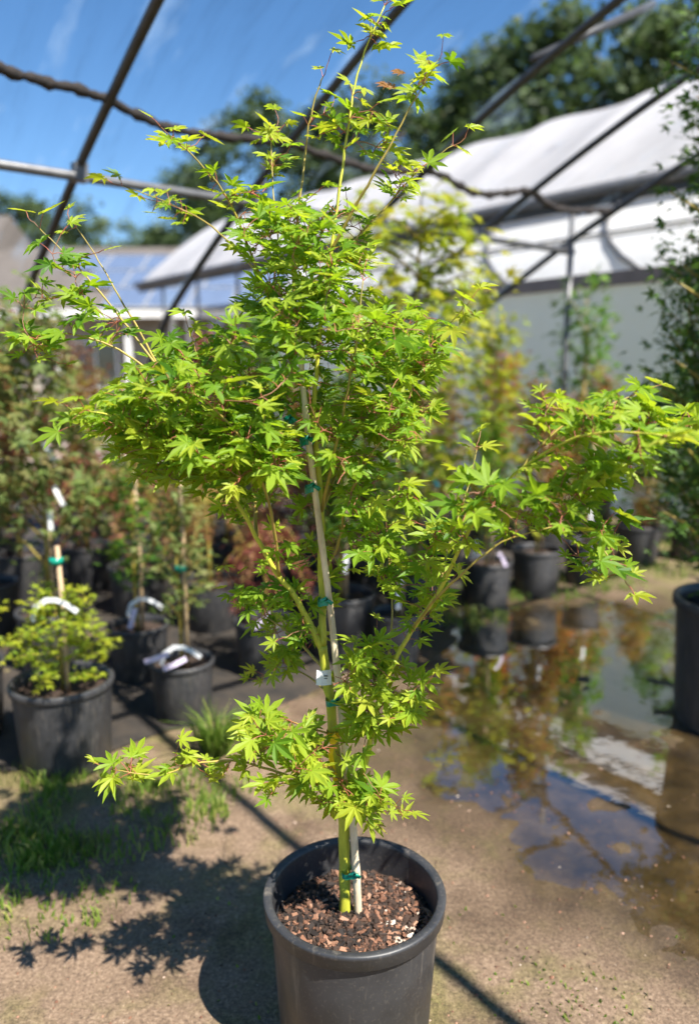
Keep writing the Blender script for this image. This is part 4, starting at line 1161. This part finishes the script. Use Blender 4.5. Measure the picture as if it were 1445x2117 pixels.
for (T, ls, tn) in tips:
    Ta = np.array(T)
    D = NPA[:cntn] - Ta
    dist = np.linalg.norm(D, axis=1)
    cost = dist + 0.7 * np.clip(D[:, 2] + 0.25 * dist, 0, None)
    j = int(np.argmin(cost))
    B = Vector(NPA[j]); bd = node_d[j]
    L = (T - B).length
    if L < .015:
        T = B + bd * .04; L = .04
    ctrl = B + (bd * .55 + (T - B).normalized() * .25).normalized() * L * .5
    npt = max(4, int(L / .018))
    C = []
    for i in range(npt + 1):
        t = i / npt
        p = B * (1 - t) ** 2 + ctrl * 2 * t * (1 - t) + T * t * t
        if 0 < i: p += Vector((rnd.gauss(0, 1), rnd.gauss(0, 1), rnd.gauss(0, 1))) * .0012
        C.append(p)
    r0 = min(node_r[j] * .8, .0009 + .009 * L)
    twig_m.tube(C, [r0 + (.0009 - r0) * i / npt for i in range(npt + 1)], 5, False)
    for i in range(1, npt + 1):
        if cntn < 60000:
            NPA[cntn] = np.array(C[i]); cntn += 1
            node_d.append((C[i] - C[i - 1]).normalized()); node_r.append(max(r0 * (1 - i / npt), .0009))
    # leaves in opposite pairs
    step = .027
    s = L; k = 0
    td = (C[-1] - C[-2]).normalized()
    add_leaf(T, td, ls, tn + .1)
    while s > max(.25 * L, L - .11) and k < 4:
        s -= step * rnd.uniform(.7, 1.3); k += 1
        t = max(s / L, 0); idx = min(int(t * npt), npt - 1)
        p = C[idx]; d = (C[idx + 1] - C[idx]).normalized()
        side = d.cross(Vector((0, 0, 1)))
        if side.length < .2: side = Vector((rnd.gauss(0, 1), rnd.gauss(0, 1), 0))
        side.normalize()
        side = Matrix.Rotation(k * 1.3 + rnd.gauss(0, .4), 3, d) @ side
        for sg in (-1, 1):
            if rnd.random() < .9:
                add_leaf(p, (side * sg + d * .45).normalized(), ls, tn + (.04 if k < 2 else -.06))
# a few reddish new leaves near the top
for px, py in ((830, 152), (812, 182), (800, 178)):
    leaves.append((at_y(px, py, Y0 - .07), Vector((.2, -.6, .7)).normalized(), Vector((-.5, 0, .3)).normalized(), .026, .97))

# the trunk, stake, tag and ribbon stay in view between the leaves
CLEAR = [[(655, 1380), (710, 1380), (712, 1625), (672, 1625)], [(640, 1000), (700, 1000), (715, 1380), (655, 1380)], [(610, 760), (665, 760), (690, 1000), (630, 1000)], [(695, 1690), (755, 1690), (755, 1900), (695, 1900)],
         [(740, 1640), (775, 1470), (800, 1395), (840, 1320), (880, 1320), (800, 1470), (760, 1640)]]
def keeps(Lf):
    q = Lf[0]; px, py, zc = project(q)
    if q.y > Y0 + .01: return True
    for i, c in enumerate(CLEAR):
        if bool(in_poly(np.array(px), np.array(py), c)): return rnd.random() > (1.0, .75, .6, 1.0, .6)[i]
    return True
leaves = [l for l in leaves if keeps(l)]
def leaf_geo(seed):
    r = random.Random(seed)
    lob = [(0, 1.0), (.72, .88), (1.42, .62), (2.2, .32)]
    full = sorted([(a * s + r.gauss(0, .05), L * r.uniform(.9, 1.1)) for a, L in lob for s in ((1, -1) if a else (1,))])
    vs = [(0, 0, 0)]; fs = []
    curl = r.uniform(-.15, .15); fold = r.uniform(.03, .13)
    def P(a, rad, dz=0):
        return (rad * math.cos(a), rad * math.sin(a), -curl * rad * rad + dz)
    nlob = len(full)
    notch = []
    for i in range(nlob + 1):
        if i == 0: notch.append((full[0][0] - .35, .10))
        elif i == nlob: notch.append((full[-1][0] + .35, .10))
        else: notch.append(((full[i - 1][0] + full[i][0]) / 2, .29 * min(full[i - 1][1], full[i][1]) + .03))
    for i, (a, L) in enumerate(full):
        n0, n1 = notch[i], notch[i + 1]
        wd = .132 * L + .008
        b = len(vs)
        s_ = r.uniform(.9, 1.1)
        vs += [P(n0[0], n0[1], fold * .6),
               P(a - math.atan2(wd, .58 * L), math.hypot(.58 * L, wd), fold),
               P(a - math.atan2(wd * .62, .77 * L), math.hypot(.77 * L, wd * .62), fold * .7),
               P(a, L * 1.04 * s_),
               P(a + math.atan2(wd * .62, .77 * L), math.hypot(.77 * L, wd * .62), fold * .7),
               P(a + math.atan2(wd, .58 * L), math.hypot(.58 * L, wd), fold),
               P(n1[0], n1[1], fold * .6),
               P(a, .58 * L)]
        mid = b + 7
        fs += [(0, b, mid), (b, b + 1, mid), (b + 1, b + 2, mid), (b + 2, b + 3, mid), (b + 3, b + 4, mid), (b + 4, b + 5, mid), (b + 5, b + 6, mid), (b + 6, 0, mid)]
    return vs, fs
LG = [leaf_geo(i) for i in range(8)]
def leaf_matrix(q, n, ax, s):
    x = (ax - n * ax.dot(n))
    if x.length < 1e-3: x = n.orthogonal()
    x.normalize(); y = n.cross(x)
    mt = Matrix((x, y, n)).transposed().to_4x4()
    return Matrix.Translation(q - RC) @ mt @ Matrix.Scale(s, 4)
def shown(Lf):
    q, n, ax, s, t = Lf
    zc = project(q)[2]
    view = (CAM - q).normalized()
    return (s / zc) ** 2 * (abs(n.dot(view)) + .15)
order = sorted(range(len(leaves)), key=lambda i: -shown(leaves[i]))
big = set(order[:300])
VAR = {}
fol = MB()
for i, (q, n, ax, s, t) in enumerate(leaves):
    g = i % 8
    mt = leaf_matrix(q, n, ax, s)
    if i in big:
        tq = min(int(t * 8), 7)
        if (g, tq) not in VAR:
            mm = MB(); mm.add(LG[g][0], LG[g][1], (tq + .5) / 8); VAR[(g, tq)] = mm.mesh('maple_leaf', M['leaf'], False, True)
        o = obj('leaf', VAR[(g, tq)], root); o.matrix_local = mt
    else:
        fol.add([mt @ Vector(p) for p in LG[g][0]], LG[g][1], t)
obj('foliage', fol.mesh('foliage', M['leaf'], False, True), root, kind='stuff', label='remaining small palmate leaves of the crown')
ro('twigs', twig_m, M['twig'], trunk, kind='stuff')
ro('leaf_stalks', pet_m, M['petiole'], root, kind='stuff')
print('LEAVES', len(leaves), 'twigs', len(tips))

# stake, ties, tag, ribbon
SPX = [(741, 1893, -.012), (735, 1780, -.014), (727, 1680, -.016), (711, 1530, -.018), (697, 1385, -.02), (680, 1235, -.022), (655, 1045, -.025), (635, 885, -.025), (622, 745, -.025), (618, 700, -.025)]
sp = smooth_curve([at_y(px, py, Y0 + dy) for px, py, dy in SPX], 5)
m = MB(); rad = []
for i, p in enumerate(sp):
    t = i / (len(sp) - 1)
    rad.append((.0098 - .0042 * t) * (1.12 if i % 8 == 4 else 1.0))
m.tube([sp[0] - Vector((0, 0, .06))] + sp, [rad[0]] + rad, 12)
ro('stake', m, M['stake'])
def tie_at(px, py, half, hgt, dy=-.012):
    c = at_y(px, py, Y0 + dy)
    m = MB(); vs = []; n = 20
    for zz in (-hgt / 2, hgt / 2):
        for k in range(n):
            a = 2 * math.pi * k / n
            vs.append(c + Vector((half * math.cos(a), .021 * math.sin(a), zz + .002 * math.sin(3 * a) + .12 * half * math.cos(a))))
    m.add(vs, [(k, (k + 1) % n, n + (k + 1) % n, n + k) for k in range(n)])
    for k in range(2):
        m.box(c + Vector((half * .7 - k * .012, -.022, .006 + k * .004)), (.018, .003, .008), Matrix.Rotation(.6 - k * 1.1, 3, 'Y'))
    ro('tie', m, M['tie'], None, True)
for a_ in ((725, 1803, .0215, .013), (691, 1448, .0195, .013), (671, 1243, .0155, .012), (645, 1010, .0155, .014), (634, 913, .0155, .014), (603, 872, .008, .008)):
    tie_at(*a_)
c = at_y(670, 1411, Y0 - .03)
tm_ = ribbon_mesh('name_tag', [(-.017, 0, .012), (-.006, -.004, .012), (.006, -.004, .013), (.016, 0, .013)], .034, M['paper'], Vector((0, .1, 1)))
tg = obj('name_tag', tm_, root, c - RC)
m = MB(); m.box((.004, -.0062, .018), (.010, .001, .002)); m.box((.004, -.0062, .012), (.007, .001, .0015)); obj('print', m.mesh('tag_print', M['ink']), tg)
c3 = at_y(689, 1525, Y0 - .020)
m = MB(); n = 16; vs = []
for zz in (-.010, .010):
    for k in range(n):
        a = 2 * math.pi * k / n; vs.append(c3 + Vector((.016 * math.cos(a), .016 * math.sin(a) + .016, zz)))
m.add(vs, [(k, (k + 1) % n, n + (k + 1) % n, n + k) for k in range(n)])
m.box(c3 + Vector((-.004, -.008, .002)), (.018, .01, .014), Matrix.Rotation(.5, 3, 'Y')); m.box(c3 + Vector((.004, -.009, .004)), (.014, .008, .018), Matrix.Rotation(-.7, 3, 'Y'))
rb = ro('ribbon', m, M['ribbon'], None, False)
tl = [at_y(px, py, Y0 + dy) - RC for px, py, dy in ((688, 1535, -.028), (683, 1560, -.03), (687, 1585, -.026), (694, 1615, -.02))]
obj('ribbon_tail', ribbon_mesh('ribbon_tail', tl, .012, M['ribbon'], Vector((1, .3, 0))), rb)
